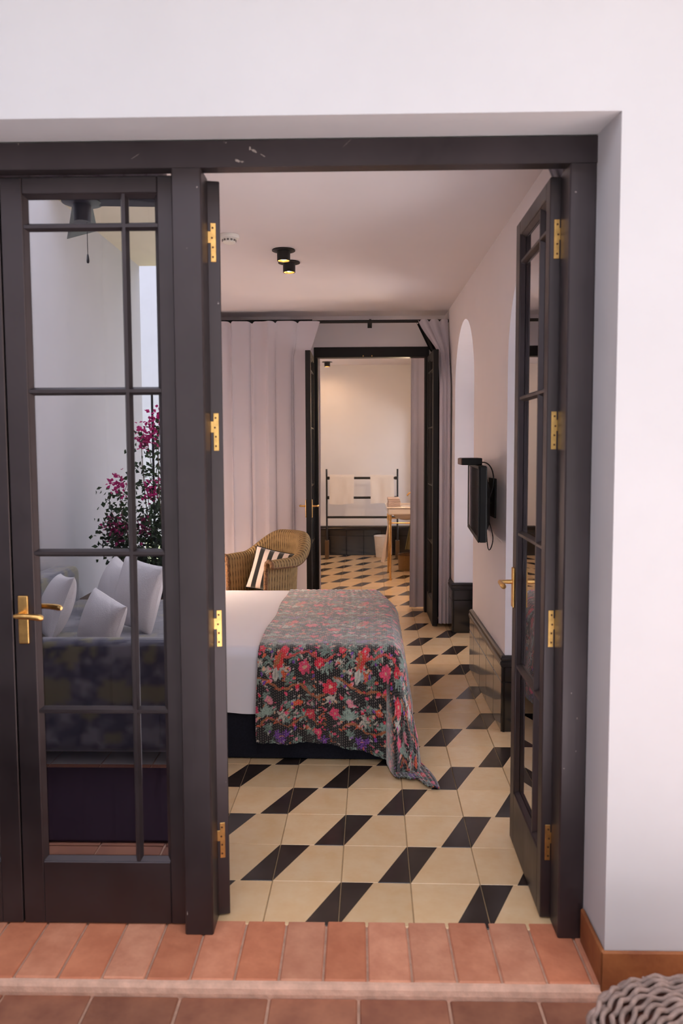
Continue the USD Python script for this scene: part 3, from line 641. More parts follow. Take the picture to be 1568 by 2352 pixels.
# ------------------------------------------------------------------ the printed quilt
def quilt_print(U, V):
    """colours of the printed cotton over cloth coordinates in metres; the repeat is .40 m wide and .52 m high"""
    R = np.random.RandomState(11); PW, PH = .40, .52
    wu, wv = meshkit.fbm(np.stack([U * 45, V * 45, U * 0 + 3], -1), 2, 21) - .5, meshkit.fbm(np.stack([U * 45, V * 45, U * 0 + 9], -1), 2, 22) - .5
    u, v = np.mod(U + .016 * wu, PW), np.mod(V + .016 * wv, PH)
    C = np.zeros(U.shape + (3,)); C[:] = (.010, .009, .010)
    n1 = meshkit.fbm(np.stack([U * 60, V * 60, U * 0], -1), 3, 5)
    def wrap(du, p): return (du + p / 2) % p - p / 2
    def put(mask, col, soft=1.): C[mask] = np.array(col) * (0.75 + .6 * n1[mask][:, None])
    def local(cx, cy, ang):
        du, dv = wrap(u - cx, PW), wrap(v - cy, PH); c, s = math.cos(ang), math.sin(ang)
        return du * c + dv * s, -du * s + dv * c
    def leaf(cx, cy, ang, L, w, col):
        a, b = local(cx, cy, ang); q = a / L
        m = (q > 0) & (q < 1) & (np.abs(b) < w * np.sin(PI * np.clip(q, 0, 1)) ** .8 * (1 + .3 * (n1 - .5))); put(m, col)
        put(m & (np.abs(b) < w * .10), np.array(col) * .45)
    def spray(cx, cy, n, L, col, base=0., spread=2 * PI):
        for k in range(n): leaf(cx, cy, base + spread * k / n + R.uniform(-.12, .12), L * R.uniform(.75, 1.1), L * .16, col)
    def flower(cx, cy, r, col, core, pet=5):
        a, b = local(cx, cy, R.uniform(0, 6)); rr = np.hypot(a, b); th = np.arctan2(b, a)
        edge = r * (.72 + .28 * np.abs(np.cos(th * pet / 2))) * (1 + .25 * (n1 - .5)); m = rr < edge
        put(m, col); put(m & (np.abs(np.sin(th * pet / 2)) < .12) & (rr > r * .3), np.array(col) * .5); put(rr < r * .22, core)
    def branch(pts, w, col):
        P_ = smoothline(pts, 60)
        for x, y in P_: 
            a, b = wrap(u - x, PW), wrap(v - y, PH); put(a * a + b * b < (w * (.8 + .8 * n1)) ** 2, col)
    sage, mint, pale = (.15, .22, .185), (.25, .34, .29), (.50, .45, .38)
    red, pink, rose, orange, rust, purple, peach = (.66, .018, .05), (.72, .05, .14), (.62, .20, .26), (.60, .10, .035), (.33, .10, .035), (.15, .035, .30), (.62, .36, .24)
    for k in range(34): spray(R.uniform(0, PW), R.uniform(0, PH), R.randint(4, 8), R.uniform(.022, .045), (sage, mint, sage, (.10, .15, .12), pale)[k % 5])
    for k in range(190):
        leaf(R.uniform(0, PW), R.uniform(0, PH), R.uniform(0, 6.3), R.uniform(.012, .034), R.uniform(.0022, .0048), (sage, mint, pale, pink, rose, orange, rust, sage)[k % 8])
    branch([(-.02, .33), (.06, .30), (.13, .27), (.20, .29), (.27, .24), (.33, .25)], .0045, rust)
    branch([(.02, .10), (.08, .12), (.15, .09), (.21, .12), (.30, .10)], .004, rust)
    branch([(.10, .45), (.17, .43), (.24, .45), (.31, .42), (.38, .44)], .005, (.50, .06, .05))
    for k in range(130):
        cx, cy, r = R.uniform(0, PW), R.uniform(0, PH), R.uniform(.004, .009)
        a, b = local(cx, cy, 0); put(np.hypot(a, b) < r * (.7 + .6 * n1), (rose, pink, orange, peach, red, purple)[k % 6])
    for cx, cy, r, col in ((.235, .375, .036, pink), (.31, .40, .025, red), (.36, .285, .040, red), (.20, .20, .020, orange), (.06, .215, .022, rose), (.30, .06, .022, pink), (.02, .47, .022, red), (.13, .345, .020, orange), (.385, .16, .030, pink), (.265, .145, .026, red)):
        flower(cx, cy, r, col, (peach if col is not orange else red), 5 + int(r > .03))
    for cx, cy in ((.10, .045), (.14, .055), (.12, .02), (.33, .02)): spray(cx, cy, 6, .026, purple, 0.3)
    # red parrots on the branch: a body, a head and a pale tail
    a, b = local(.115, .415, 1.25)
    put((a / .060) ** 2 + (b / .021) ** 2 < 1, (.60, .035, .03)); put(((a - .055) / .022) ** 2 + ((b + .004) / .018) ** 2 < 1, (.66, .02, .05)); put(((a + .005) / .040) ** 2 + ((b - .008) / .010) ** 2 < 1, (.34, .11, .04))
    leaf(.100, .375, -1.75, .075, .016, (.50, .48, .42)); leaf(.115, .372, -1.5, .060, .010, (.25, .33, .33))
    spray(.045, .14, 7, .055, mint, .4, PI); spray(.34, .47, 6, .05, sage)
    put(n1 > .80, (.40, .34, .32))
    return np.clip(C, .006, .8)
QX0, QXF = -.565, .150                                # left hem on the bed, foot edge
QF, QB = BY0 - .030, BY1 + .005                        # front and back top edges (drop starts)
QZ = BZT + .010
LU_top = QXF - QX0; LV_top = QB - QF; DF = .438; DU = .455
nu, nv = 300, 520
Uc = np.linspace(0, LU_top + DU, nu); Vc = np.linspace(-.32, LV_top + DF, nv)   # v runs from the back hem to the front hem
UU, VV = np.meshgrid(Uc, Vc, indexing='ij')
rb = .075
a = np.maximum(UU - LU_top + rb, 0); b = np.maximum(VV - LV_top + rb, 0); bb = np.maximum(rb - VV, 0)
X = QX0 + np.minimum(UU, LU_top - rb); Y = QB - np.clip(VV, rb, LV_top - rb)
rr = np.hypot(a, b); phi = np.arctan2(a, b)
rb = .075
def drop(r):                                            # rounded edge, then straight down: (out, down)
    out = np.where(r < rb * PI / 2, rb * np.sin(np.minimum(r / rb, PI / 2)), rb); dn = np.where(r < rb * PI / 2, rb * (1 - np.cos(np.minimum(r / rb, PI / 2))), rb + r - rb * PI / 2)
    return out, dn
o, dn = drop(np.hypot(rr, bb))
Zq = QZ - dn
# pull the edges in so that the rounded edge starts before the top ends
ox = np.sin(phi) * (a > 0); oy = -np.cos(phi) * (b > 0) + (bb > 0) * 1.
corner = np.sin(2 * phi) * (a > 0) * (b > 0)            # 0 on both sides, 1 on the diagonal
flare = .10 * np.clip(rr / .45, 0, 1) ** 1.3 * np.where(a > 0, np.clip(a / .12, 0, 1) * .55 + .2, .12) + .12 * corner * np.clip((rr - .15) / .5, 0, 1) ** 1.5
Xq = X + ox * (o + flare * .75); Yq = Y + oy * (o + flare * 1.25)
fold = .013 * np.sin(UU * 19 + .8 * np.sin(VV * 5)) + .009 * np.sin(UU * 43 + 1.3) + .012 * np.sin(phi * 10) * (corner > 0)
Yq -= fold * np.clip(b / .25, 0, 1) * np.where(b > 0, 1, 0) + .003 * (b > 0)
Xq += .012 * np.sin(VV * 17) * np.clip(a / .25, 0, 1) * (b <= 0)
# hem sags towards the corner, and what reaches the floor runs out along it
low = .014
Zq -= np.clip((UU - .28) / .435, 0, 1) ** 2 * .125 * np.clip(b / DF, 0, 1) * (a <= 0) + .125 * np.clip(b / DF, 0, 1) * (a > 0) * (b > 0)
under = np.maximum(low - Zq, 0); Zq = np.maximum(Zq, low + .004 * corner)
Xq += under * .30 * (corner > .02); Yq -= under * .45 * (corner > .02)
Xq -= .10 * np.clip((Yq - 4.70) / .5, 0, 1) ** 2 * np.clip((UU - .30) / .40, 0, 1)
topmask = (a == 0) & (b == 0) & (bb == 0)
Zq += np.where(topmask, .006 * (meshkit.fbm(np.stack([UU * 5, VV * 4, UU * 0], -1), 3, 9) - .4), 0) 
Zq += .0015 * np.sin(UU / .0098 * 2 * PI * .25)
edge_u = np.clip(UU / .03, 0, 1)
G = np.stack([Xq + .006 * np.sin(VV * 9) * (1 - edge_u), Yq, Zq], -1)
colg = quilt_print(UU, LV_top + DF - VV)
qm, quv, qcol = sheet(G[::-1], .007, np.stack([UU, VV], -1)[::-1], colg[::-1])
single('quilt', 'floral stitched quilt over the foot of the bed, its corner trailing on the floor', 'quilt', qm, quilt_mat, smooth=True, uv=quv, col=qcol)

# ------------------------------------------------------------------ cushions
def pillow(w, h, d, n=40, pinch=.06, power=.42):
    """stuffed cushion in the xz plane, standing on z = 0; returns mesh, (s, t) in -1..1"""
    s = np.linspace(-1, 1, n); S, T = np.meshgrid(s, s, indexing='ij')
    bulge = (np.clip(1 - S ** 2, 0, 1) * np.clip(1 - T ** 2, 0, 1)) ** power
    X = S * w / 2 * (1 - pinch * (1 - T ** 2) * 1.0); Z = T * h / 2 * (1 - pinch * (1 - S ** 2)) + h / 2
    V = []; F = []; uv = []
    for sg_ in (-1, 1): V.append(np.stack([X, sg_ * d / 2 * bulge, Z], -1).reshape(-1, 3)); uv.append(np.stack([S, T], -1).reshape(-1, 2))
    idx = np.arange(n * n).reshape(n, n); q = np.stack([idx[:-1, :-1], idx[1:, :-1], idx[1:, 1:], idx[:-1, 1:]], -1).reshape(-1, 4); f = np.vstack([q[:, [0, 1, 2]], q[:, [0, 2, 3]]])
    m = trimesh.Trimesh(np.vstack(V), np.vstack([f, f[:, ::-1] + n * n]), process=False)
    rim = np.r_[[(X[i, 0], 0, Z[i, 0]) for i in range(n)], [(X[-1, j], 0, Z[-1, j]) for j in range(1, n)], [(X[i, -1], 0, Z[i, -1]) for i in range(n - 2, -1, -1)], [(X[0, j], 0, Z[0, j]) for j in range(n - 2, 0, -1)]]
    return m, np.vstack(uv), rim

# ------------------------------------------------------------------ wicker armchair
AC = (-.815, 5.90)
chair = thing('wicker_armchair', 'brown wicker tub armchair with rolled back, behind the bed', 'chair', (AC[0], AC[1], 0), -38)
def chair_shell():
    ns, nt = 90, 30; th = np.linspace(-128, 128, ns); G = np.zeros((ns, nt, 3)); uv = np.zeros((ns, nt, 2)); rim = []
    for i, d in enumerate(th):
        # plan: tub open towards -y; angle 0 is the back
        a = math.radians(d); k = abs(d) / 128
        hgt = .875 - .19 * np.clip((k - .25) / .38, 0, 1) ** 1.0 * (1 - .15 * k); hgt = .88 - .165 * (lambda q: q * q * (3 - 2 * q))(float(np.clip((k - .18) / .55, 0, 1)))
        rx, ry = .205, .215
        if abs(d) <= 90: bx, by = rx * math.sin(a), ry * math.cos(a) - .0
        else: bx, by = rx * np.sign(a) , -.225 * (abs(d) - 90) / 38 * 1.05
        nrm = np.array([math.sin(a), math.cos(a)]) if abs(d) <= 90 else np.array([np.sign(a), 0.])
        ro = .048 * (1.15 - .45 * k)                   # the rolled rim
        for j in range(nt):
            t = j / (nt - 1)
            if t < .62: z = .16 + (hgt - ro - .16) * t / .62; off = .015 * (t / .62) ** 2 + .02 * (t / .62) ** 3 * (1 - k)
            else:
                q = (t - .62) / .38 * PI * 1.15; z = hgt - ro + ro * math.sin(q) * 1.0; off = .035 - .02 * k + ro * (1 - math.cos(q)) * .95 - .0
            G[i, j] = (bx + nrm[0] * off, by + nrm[1] * off, z); uv[i, j] = (i / ns * 1.2, t * .9)
        rim.append(G[i, -1])
    return G, uv, np.array(rim)
G, uv, rim = chair_shell()
m, u2 = sheet(G, .016, uv)
part(chair, 'shell', m, wicker, smooth=True, uv=u2)
part(chair, 'rim_braid', tube(rim, .011, 8), wicker_trim, smooth=True)
for e in (0, -1):
    part(chair, 'arm_front', tube(np.vstack([G[e, ::2], G[e, -1:]]), .017, 8), wicker_trim, smooth=True, label='braided front edge of an arm')
seat = tm(rbox(-.195, .195, -.23, .17, .35, .415, .03)); part(chair, 'seat', seat, wicker, smooth=40, uv=seat.vertices[:, :2] * 1.5)
ap = tm(rbox(-.20, .20, -.245, -.215, .16, .41, .012)); part(chair, 'apron', ap, wicker, smooth=40, uv=ap.vertices[:, [0, 2]] * 1.5)
part(chair, 'seat_edge', tube([(-.18, -.238, .415), (0, -.245, .415), (.18, -.238, .415)], .016, 8), wicker_trim, smooth=True)
for sx in (-.17, .17):
    for sy in (-.20, .15): part(chair, 'leg', cyl((sx, sy, .001), (sx, sy, .20), .020, 12), wicker_trim, smooth=40)
pm, puv, prim_ = pillow(.37, .34, .13)
stripe = np.where((np.floor((puv[:, 0] + 1) / 2 * 9 + .02).astype(int) % 2 == 1)[:, None], (.008, .008, .009), (.66, .56, .53))
pm2, puv2, _ = pillow(.37, .34, .13, 110); stripe = np.where((np.floor((puv2[:, 0] + 1) / 2 * 9 + .001).astype(int) % 2 == 1)[:, None], (.008, .008, .009), (.66, .56, .53))
cx, cy = AC[0] - .005, AC[1] - .03
t = thing('striped_cushion', 'black and white striped cushion leaning in the wicker armchair', 'cushion', (cx, cy, .425), -12)
def tilt(m): return move(m, (0, 0, 0), 0, math.radians(10), math.radians(-20))
part(t, 'cover', tilt(pm2), print_mat, smooth=True, col=stripe)
part(t, 'piping', tilt(trimesh.Trimesh(*[(lambda q: (q.vertices, q.faces))(tube(prim_, .0055, 6, True))][0], process=False)), lining_mat, smooth=True, label='black piping')

# ------------------------------------------------------------------ television on the pier
tv = house('television', 'black flat television on a wall arm between the arched recesses', 'television', kind=None)
TA, TB = np.array(w2h(.577, 4.08)), np.array(w2h(.622, 4.88)); TZ0, TZ1 = 1.048, 1.462
d = (TB - TA) / np.linalg.norm(TB - TA); TL = np.linalg.norm(TB - TA); nrm = np.array([d[1], -d[0]])   # towards the wall
def tvbox(a0, a1, b0, b1, z0, z1, c=.003):
    m = box(a0, a1, b0, b1, z0, z1, c); v = m.vertices; m.vertices = np.c_[TA[0] + d[0] * v[:, 0] + nrm[0] * v[:, 1], TA[1] + d[1] * v[:, 0] + nrm[1] * v[:, 1], v[:, 2]]
    if m.volume < 0: m.invert()
    return m
part(tv, 'housing', tvbox(0, TL, 0, .042, TZ0, TZ1, .006), black_plastic)
part(tv, 'screen', tvbox(.018, TL - .018, -.002, .004, TZ0 + .026, TZ1 - .018, .0008), screen_mat, label='dark glossy screen')
part(tv, 'bezel', cat([tvbox(0, TL, -.005, .003, TZ0, TZ0 + .024, .002), tvbox(0, TL, -.005, .003, TZ1 - .016, TZ1, .002), tvbox(0, .016, -.005, .003, TZ0, TZ1, .002), tvbox(TL - .016, TL, -.005, .003, TZ0, TZ1, .002)]), black_plastic)
back = trimesh.convex.convex_hull(np.vstack([tvbox(.05, TL - .05, .036, .044, TZ0 + .05, TZ1 - .06, .002).vertices, tvbox(.14, TL - .14, .05, .072, TZ0 + .09, TZ1 - .13, .002).vertices]))
part(tv, 'back_cover', back, black_plastic)
part(tv, 'wall_arm', cat([tvbox(TL / 2 - .10, TL / 2 + .10, .07, .080, 1.17, 1.36, .002), box(XR - .012, XR - .0003, TA[1] + .32, TA[1] + .52, 1.15, 1.38, .002), cyl((XR - .01, TA[1] + .42, 1.25), (TA[0] + d[0] * .4 + nrm[0] * .076, TA[1] + .41, 1.25), .022, 12)]), black_metal)
part(tv, 'cable', cat([tube(smoothline([(TA[0] + .03, TA[1] + .20, TZ1 + .012), (TA[0] + .075, TA[1] + .16, TZ1 + .005), (TA[0] + .095, TA[1] + .12, TZ1 - .05), (TA[0] + .085, TA[1] + .10, TZ1 - .14), (TA[0] + .06, TA[1] + .12, TZ1 - .2)], 30), .0035, 6),
    tube(smoothline([(TA[0] + .055, TA[1] + .14, TZ0 + .1), (TA[0] + .062, TA[1] + .10, TZ0 - .01), (TA[0] + .072, TA[1] + .08, TZ0 - .05), (TA[0] + .085, TA[1] + .09, TZ0 - .03), (TA[0] + .088, TA[1] + .12, TZ0 + .06), (TA[0] + .078, TA[1] + .16, TZ0 + .18)], 30), .003, 6)]), rope_mat, smooth=True)
bx = house('set_top_box', 'small black box perched on top of the television', 'box', kind=None)
bxh = w2h(.556, 4.30)
part(bx, 'case', tm(rbox(bxh[0] - .056, bxh[0] + .056, bxh[1] - .075, bxh[1] + .075, TZ1 + .001, TZ1 + .040, .005)), black_plastic, smooth=40)
part(bx, 'end_panel', tm(rbox(bxh[0] - .0605, bxh[0] - .050, bxh[1] - .072, bxh[1] + .072, TZ1 + .003, TZ1 + .038, .003)), brown_plastic, smooth=40, label='reddish brown front panel')

sw = house('light_switch', 'small white switch plate on the wall beside the far curtain', 'switch', kind=None)
swy = w2h(.70, 6.62)[1]
for dz in (-.03, .03): part(sw, 'switch_plate', box(XR - .010, XR - .0003, swy - .06, swy + .02, .815 + dz - .022, .815 + dz + .022, .003), white_plastic)
for dz in (-.03, .03): part(sw, 'rocker', box(XR - .016, XR - .009, swy - .035, swy - .005, .815 + dz - .012, .815 + dz + .012, .002), white_plastic)

# ------------------------------------------------------------------ ceiling fittings
def spotlight(name, label, x, y, zc, r=.066, group=None, bulb=None):
    t = thing(name, label, 'lamp', (x, y, zc), 0, group)
    part(t, 'canopy', move(lathe([(0, -.001), (r + .004, -.001), (r + .004, -.007), (.043, -.010), (0, -.010)], 40), (0, 0, 0)), black_metal, smooth=40)
    part(t, 'housing', lathe([(.040, -.008), (.040, -.066), (.036, -.066), (.034, -.045), (.030, -.040), (0, -.040), (0, -.008), (.040, -.008)], 36), black_metal, smooth=40)
    part(t, 'reflector_ring', lathe([(.0345, -.0655), (.0355, -.050), (.028, -.043), (.024, -.043), (.0345, -.0655)], 36), brass, smooth=40, label='warm glowing reflector ring')
    part(t, 'bulb', lathe([(0, -.0415), (.026, -.0415), (.024, -.052), (.015, -.058), (0, -.060)], 28), bulb or bulb_mat, smooth=True, label='lit bulb')
    return t
spotlight('ceiling_spotlight', 'black ceiling spotlight nearer the open door', -.531, 4.667, CZ)
spotlight('ceiling_spotlight', 'black ceiling spotlight farther from the open door', -.531, 4.974, CZ)
spotlight('ceiling_spotlight', 'black spotlight on the bathroom ceiling', -.600, 10.38, BCZ, bulb=bulb_bath)
spotlight('ceiling_spotlight', 'black spotlight over the washbasin, out of sight', .05, 8.6, BCZ, bulb=bulb_bath)
sd = thing('smoke_detector', 'round white smoke detector on the bedroom ceiling', 'smoke detector', (-.800, 4.33, CZ))
part(sd, 'base', lathe([(0, -.0005), (.056, -.0005), (.057, -.012), (.052, -.020), (0, -.020)], 40), white_plastic, smooth=40)
part(sd, 'sensor_cap', lathe([(0, -.019), (.040, -.019), (.036, -.040), (.028, -.046), (0, -.047)], 36), white_plastic, smooth=40)
part(sd, 'vent', cat([move(box(.035, .040, -.006, .006, -.036, -.026), (0, 0, 0), k * 2 * PI / 12) for k in range(12)]), M('vent_grey', rgb(.22, .20, .19), .6))

# bedside lamp at the head of the bed, hidden by the door leaf; lights the bedding warmly
lp = thing('bedside_lamp', 'warm bedside lamp at the head of the bed, hidden by the door leaf', 'lamp', (-1.62, 5.50, 0))
part(lp, 'pedestal', lathe([(0, .001), (.14, .001), (.14, .02), (.02, .03), (.014, .922), (0, .922)], 28), black_metal, smooth=40)
part(lp, 'bulb_disc', cyl((0, 0, .922), (0, 0, .926), .092, 28), lamp_material('bedside_bulb', (1, .72, .50), 150.))
part(lp, 'shade_cap', lathe([(0, 1.141), (.10, 1.141), (.10, 1.146), (0, 1.146)], 32), black_metal)
part(lp, 'shade', lathe([(.10, .92), (.14, .92), (.10, 1.14), (.095, 1.14), (.10, .92)], 32), shade_mat, smooth=40)

# ------------------------------------------------------------------ bathroom
RY = 10.42
rk = thing('towel_rack', 'standing black metal towel rack against the bathroom end wall', 'towel rack', (0, RY, 0))
RXL, RXR = -.619, .357
for xx, lab in ((RXL, 'left upright'), (RXR, 'right upright')):
    part(rk, 'upright', cyl((xx, 0, .02), (xx, 0, 1.250), .0125, 14), black_metal, lab, smooth=40)
    part(rk, 'foot', tm(rbox(xx - .028, xx + .028, -.03, .05, .001, .262, .006)), foot_bronze, smooth=40, label='bronze foot block')
for z in (1.126, .855, .584): part(rk, 'rail', cyl((RXL, 0, z), (RXR, 0, z), .0165, 14), black_metal, smooth=40)
for z in (1.126, .855):
    for xx in (RXL + .018, RXR - .018): part(rk, 'stub', box(xx - .022, xx + .022, -.022, .022, z - .022, z + .022, .004), black_metal)
def rack_towel(x0, x1, zt, zb, label, seed):
    n = 70; r = .028; pts = [(.03, zb + .06)] + [(r * math.cos(a), zt - r + r * math.sin(a)) for a in np.linspace(0, PI, 14)] + [(-.034, zb)]
    pts = np.array(pts); s = np.r_[0, np.cumsum(np.linalg.norm(np.diff(pts, axis=0), axis=1))]; ss = np.linspace(0, s[-1], n)
    py, pz = np.interp(ss, s, pts[:, 0]), np.interp(ss, s, pts[:, 1]); xs = np.linspace(x0, x1, 50)
    G = np.zeros((50, n, 3)); G[..., 0] = xs[:, None] + .004 * np.sin(pz * 9 + seed)[None, :]; G[..., 1] = py; G[..., 2] = pz
    w = meshkit.fbm(np.stack([G[..., 0] * 9, G[..., 2] * 2, G[..., 1] * 0], -1), 2, seed) - .5
    G[..., 1] -= w * .02 * np.clip((zt - G[..., 2]) / .15, 0, 1) * (py < 0)[None, :]
    G[..., 2] += .010 * np.sin((xs - x0) * 14 + seed)[:, None] * np.clip((zb + .1 - pz) / .1, 0, 1)[None, :]
    t = thing('towel', label, 'towel', (0, RY, 0))
    part(t, 'cloth', sheet(G, .009), towel_mat, smooth=60)
    q = (np.abs(pz - (zb + .055)) < .022) & (py < 0); Gb = G[:, q]; Gb = Gb + np.array([0, -.0052, 0])
    if Gb.shape[1] > 2: part(t, 'woven_band', sheet(Gb, .002), towel_mat, smooth=60)
rack_towel(-.577, -.243, 1.170, .770, 'white towel hung over the left half of the black rack', 3)
rack_towel(-.016, .305, 1.164, .772, 'white towel hung over the right half of the black rack', 6)

wl = house('wall_lamp', 'globe lamp over the washbasin, hidden by the curtain', 'lamp', kind=None)
part(wl, 'wall_plate', box(BXR - .02, BXR - .0005, 5.55, 5.65, 1.85, 2.05, .004), brass)
part(wl, 'globe', trimesh.creation.icosphere(3, .075).apply_translation((BXR - .11, 5.60, 1.95)), globe_mat, smooth=True)
part(wl, 'arm', cyl((BXR - .02, 5.60, 1.95), (BXR - .05, 5.60, 1.95), .012), brass)
# waste bin, basin, towels, basket
rug = hsingle('rug', 'dark plum rug on the terrace in front of the daybed, mirrored only', 'rug', tm(rbox(-1.95, -.15, -1.20, -.50, -.0405, -.030, .005)), M('rug_plum', rgb(.035, .018, .03), .95, spec=.1, var=.3, vscale=60, bump=.4, bscale=300), kind=None)
bn = thing('waste_bin', 'white ribbed tapering bin standing before the black bathroom dado', 'bin', (.155, 10.63, 0))
prof = []
for k in range(46):
    z = .001 + .298 * k / 45; prof.append((.092 + .028 * z / .3 + (.0025 * (k % 3 == 1) if z < .17 else 0), z))
part(bn, 'wall', lathe([(0, .001)] + prof + [(.112, .299), (.088, .02), (0, .02)], 40), towel_mat, smooth=30)
part(bn, 'rim', tube([(.119 * math.cos(a), .119 * math.sin(a), .299) for a in np.arange(40) * 2 * PI / 40], .005, 6, True), towel_mat, smooth=True)
bs = house('washbasin', 'cream ceramic console washbasin on brass legs, half behind the curtain', 'washbasin', kind=None)
bxh = w2h(.186, 8.76); BX_, BY_ = bxh; BXE = BXR - .003; BYE = BY_ + .62
outer = rbox(BX_, BXE, BY_, BYE, .765, .862, .018, 16)
bowl = m3.Manifold.sphere(1., 48).scale(((BXE - BX_) * .42, .25, .15)).translate(((BX_ + BXE) / 2, (BY_ + BYE) / 2, .862))
part(bs, 'basin', tm(outer - bowl), ceramic, smooth=40)
part(bs, 'rim', tm(rbox(BX_ - .012, BXE, BY_ - .012, BYE + .012, .842, .860, .008, 12) - m3.Manifold.cube((BXE - BX_ - .07, .52, .1)).translate((BX_ + .035, BY_ + .05, .80))), ceramic, smooth=40)
und = m3.Manifold.sphere(1., 40).scale(((BXE - BX_) * .40, .24, .09)).translate(((BX_ + BXE) / 2 + .03, (BY_ + BYE) / 2, .77)) 
part(bs, 'bowl', tm(und), ceramic, smooth=60)
part(bs, 'splashback', tm(rbox(BXE - .03, BXE, BY_, BYE, .86, .93, .008)), ceramic, smooth=40)
for yy in (BY_ + .02, BYE - .02):
    lg = cat([cyl((BX_ + .032, yy, .006), (BX_ + .032, yy, .766), .0115, 16), cyl((BX_ + .032, yy, .001), (BX_ + .032, yy, .02), .017, 16), cyl((BX_ + .032, yy, .70), (BX_ + .032, yy, .766), .016, 16), cyl((BX_ + .032, yy, .655), (BX_ + .032, yy, .69), .0155, 16)])
    part(bs, 'leg', lg, brass, smooth=40, label='brass leg')
part(bs, 'towel_rail', cat([cyl((BX_ + .032, BY_ + .02, .672), (BXE, BY_ + .02, .672), .007, 12), cyl((BX_ + .032, BY_ + .02, .672), (BX_ + .032, BYE - .02, .672), .007, 12), cyl((BX_ + .032, BYE - .02, .672), (BXE, BYE - .02, .672), .007, 12)]), brass, smooth=40)
part(bs, 'tap', cat([cyl((BXE - .06, (BY_ + BYE) / 2, .86), (BXE - .06, (BY_ + BYE) / 2, 1.0), .012, 14), tube(smoothline([(BXE - .06, (BY_ + BYE) / 2, .98), (BXE - .11, (BY_ + BYE) / 2, 1.01), (BXE - .16, (BY_ + BYE) / 2, .97)], 14), .009, 10)]), brass, smooth=40)
zz = .8625
for k, (h_, lab) in enumerate(((.033, 'bottom mauve towel of the folded stack on the washbasin'), (.032, 'middle mauve towel of the folded stack on the washbasin'), (.031, 'top mauve towel of the folded stack on the washbasin'))):
    t = house('folded_towel', lab, 'towel', kind=None)
    x0 = BX_ + .003 + .006 * (k % 2); x1 = x0 + .150 - .004 * k
    for q in range(2):
        part(t, 'fold', tm(rbox(x0 + .002 * q, x1 - .003 * q, BY_ + .03, BY_ + .30, zz + q * h_ / 2 + .0003, zz + (q + 1) * h_ / 2 - .0003, .0072, 12)), towel_mauve, smooth=50)
    zz += h_ + .0003
# towel on the basin rail, hanging in a widening fold
ht = house('hand_towel', 'pinkish towel hanging from the brass rail of the washbasin', 'towel', kind=None)
n = 60; G = np.zeros((44, n, 3)); s_ = np.linspace(-1, 1, 44); pz = np.r_[np.linspace(.30, .672, 18), .687, np.linspace(.672, .215, n - 19)]
for j in range(n):
    fr_ = j > 18; w = (.085 + .09 * (.69 - pz[j]) / .45); off = (-.014 if fr_ else .014) - (.02 * (.69 - pz[j]) / .45 if fr_ else 0)
    G[:, j, 1] = BY_ + .19 + s_ * w * 1.15 ; G[:, j, 0] = BX_ + .032 + off - (.014 * np.cos(s_ * 9) * (.69 - pz[j]) / .3 if fr_ else 0) - .055 * (.69 - pz[j]) / .45 * (1 - (s_ + 1) / 2) * fr_; G[:, j, 2] = pz[j]
part(ht, 'cloth', sheet(G, .006), towel_pink, smooth=60)
oc = house('hand_towel', 'olive cloth hanging under the washbasin beside the curtain', 'towel', kind=None)
G = np.zeros((24, 30, 3)); s_ = np.linspace(0, 1, 24)
for j, tz in enumerate(np.linspace(0, 1, 30)):
    G[:, j, 0] = BXE - .10 - .07 * tz * (1 - s_) + .07 * s_; G[:, j, 1] = BYE - .15 + .015 * np.sin(s_ * 12); G[:, j, 2] = .66 - .36 * tz
part(oc, 'cloth', sheet(G, .006), olive_cloth, smooth=60)
bk = thing('basket', 'round tan wicker basket under the washbasin', 'basket', (.428, 9.50, 0))
def basket_body(r0, r1, h, n=48, m_=20):
    G = np.zeros((n + 1, m_, 3)); uv = np.zeros((n + 1, m_, 2))
    for i in range(n + 1):
        a = 2 * PI * i / n
        for j in range(m_):
            r = r0 + (r1 - r0) * j / (m_ - 1); G[i, j] = (r * math.cos(a), r * math.sin(a), .002 + (h - .002) * j / (m_ - 1)); uv[i, j] = (i / n * .7, j / m_ * .4)
    return G, uv
G, uv = basket_body(.085, .095, .20)
m, u2 = sheet(G, .008, uv); part(bk, 'wall', m, wicker_tan, smooth=True, uv=u2)
part(bk, 'rim', tube([(.095 * math.cos(a), .095 * math.sin(a), .20) for a in np.arange(40) * 2 * PI / 40], .008, 6, True), wicker_trim, smooth=True)
part(bk, 'bottom', cyl((0, 0, .003), (0, 0, .010), .084, 32), wicker_trim)

# ------------------------------------------------------------------ terrace behind the camera, mirrored in the coated glass
TZC, TXL, TYE = 3.42, -2.32, -5.4
hsingle('wall_left', 'white terrace side wall mirrored in the closed door', 'wall', box(TXL - .25, TXL, TYE, WF0 + .02, -.15, TZC + .2), plaster_out)
hsingle('terrace_ceiling', 'beige terrace ceiling mirrored in the closed door', 'ceiling', box(TXL - .25, 7.2, TYE, -3.1, TZC, TZC + .18), terr_ceil)
hsingle('terrace_ceiling', 'beige canopy over the doors, above the picture', 'ceiling', box(TXL - .25, 7.2, -1.0, WF0, TZC, TZC + .18), terr_ceil)
hsingle('ground', 'green courtyard lawn beyond the terrace', 'ground', box(-40, 40, -45, TYE - .2, -.25, -.15), lawn)
hsingle('ground', 'green lawn along the side of the house', 'ground', box(18., 40, TYE - .2, 30, -.25, -.15), lawn)
hsingle('ground', 'green lawn beside the terrace', 'ground', box(7.2, 18., TYE - .2, WF1 + .02, -.25, -.15), lawn)
hsingle('ground', 'pale ground outside the recess windows', 'ground', box(1.07, 18., WF1 + .02, 30, -.25, -.15), stone)
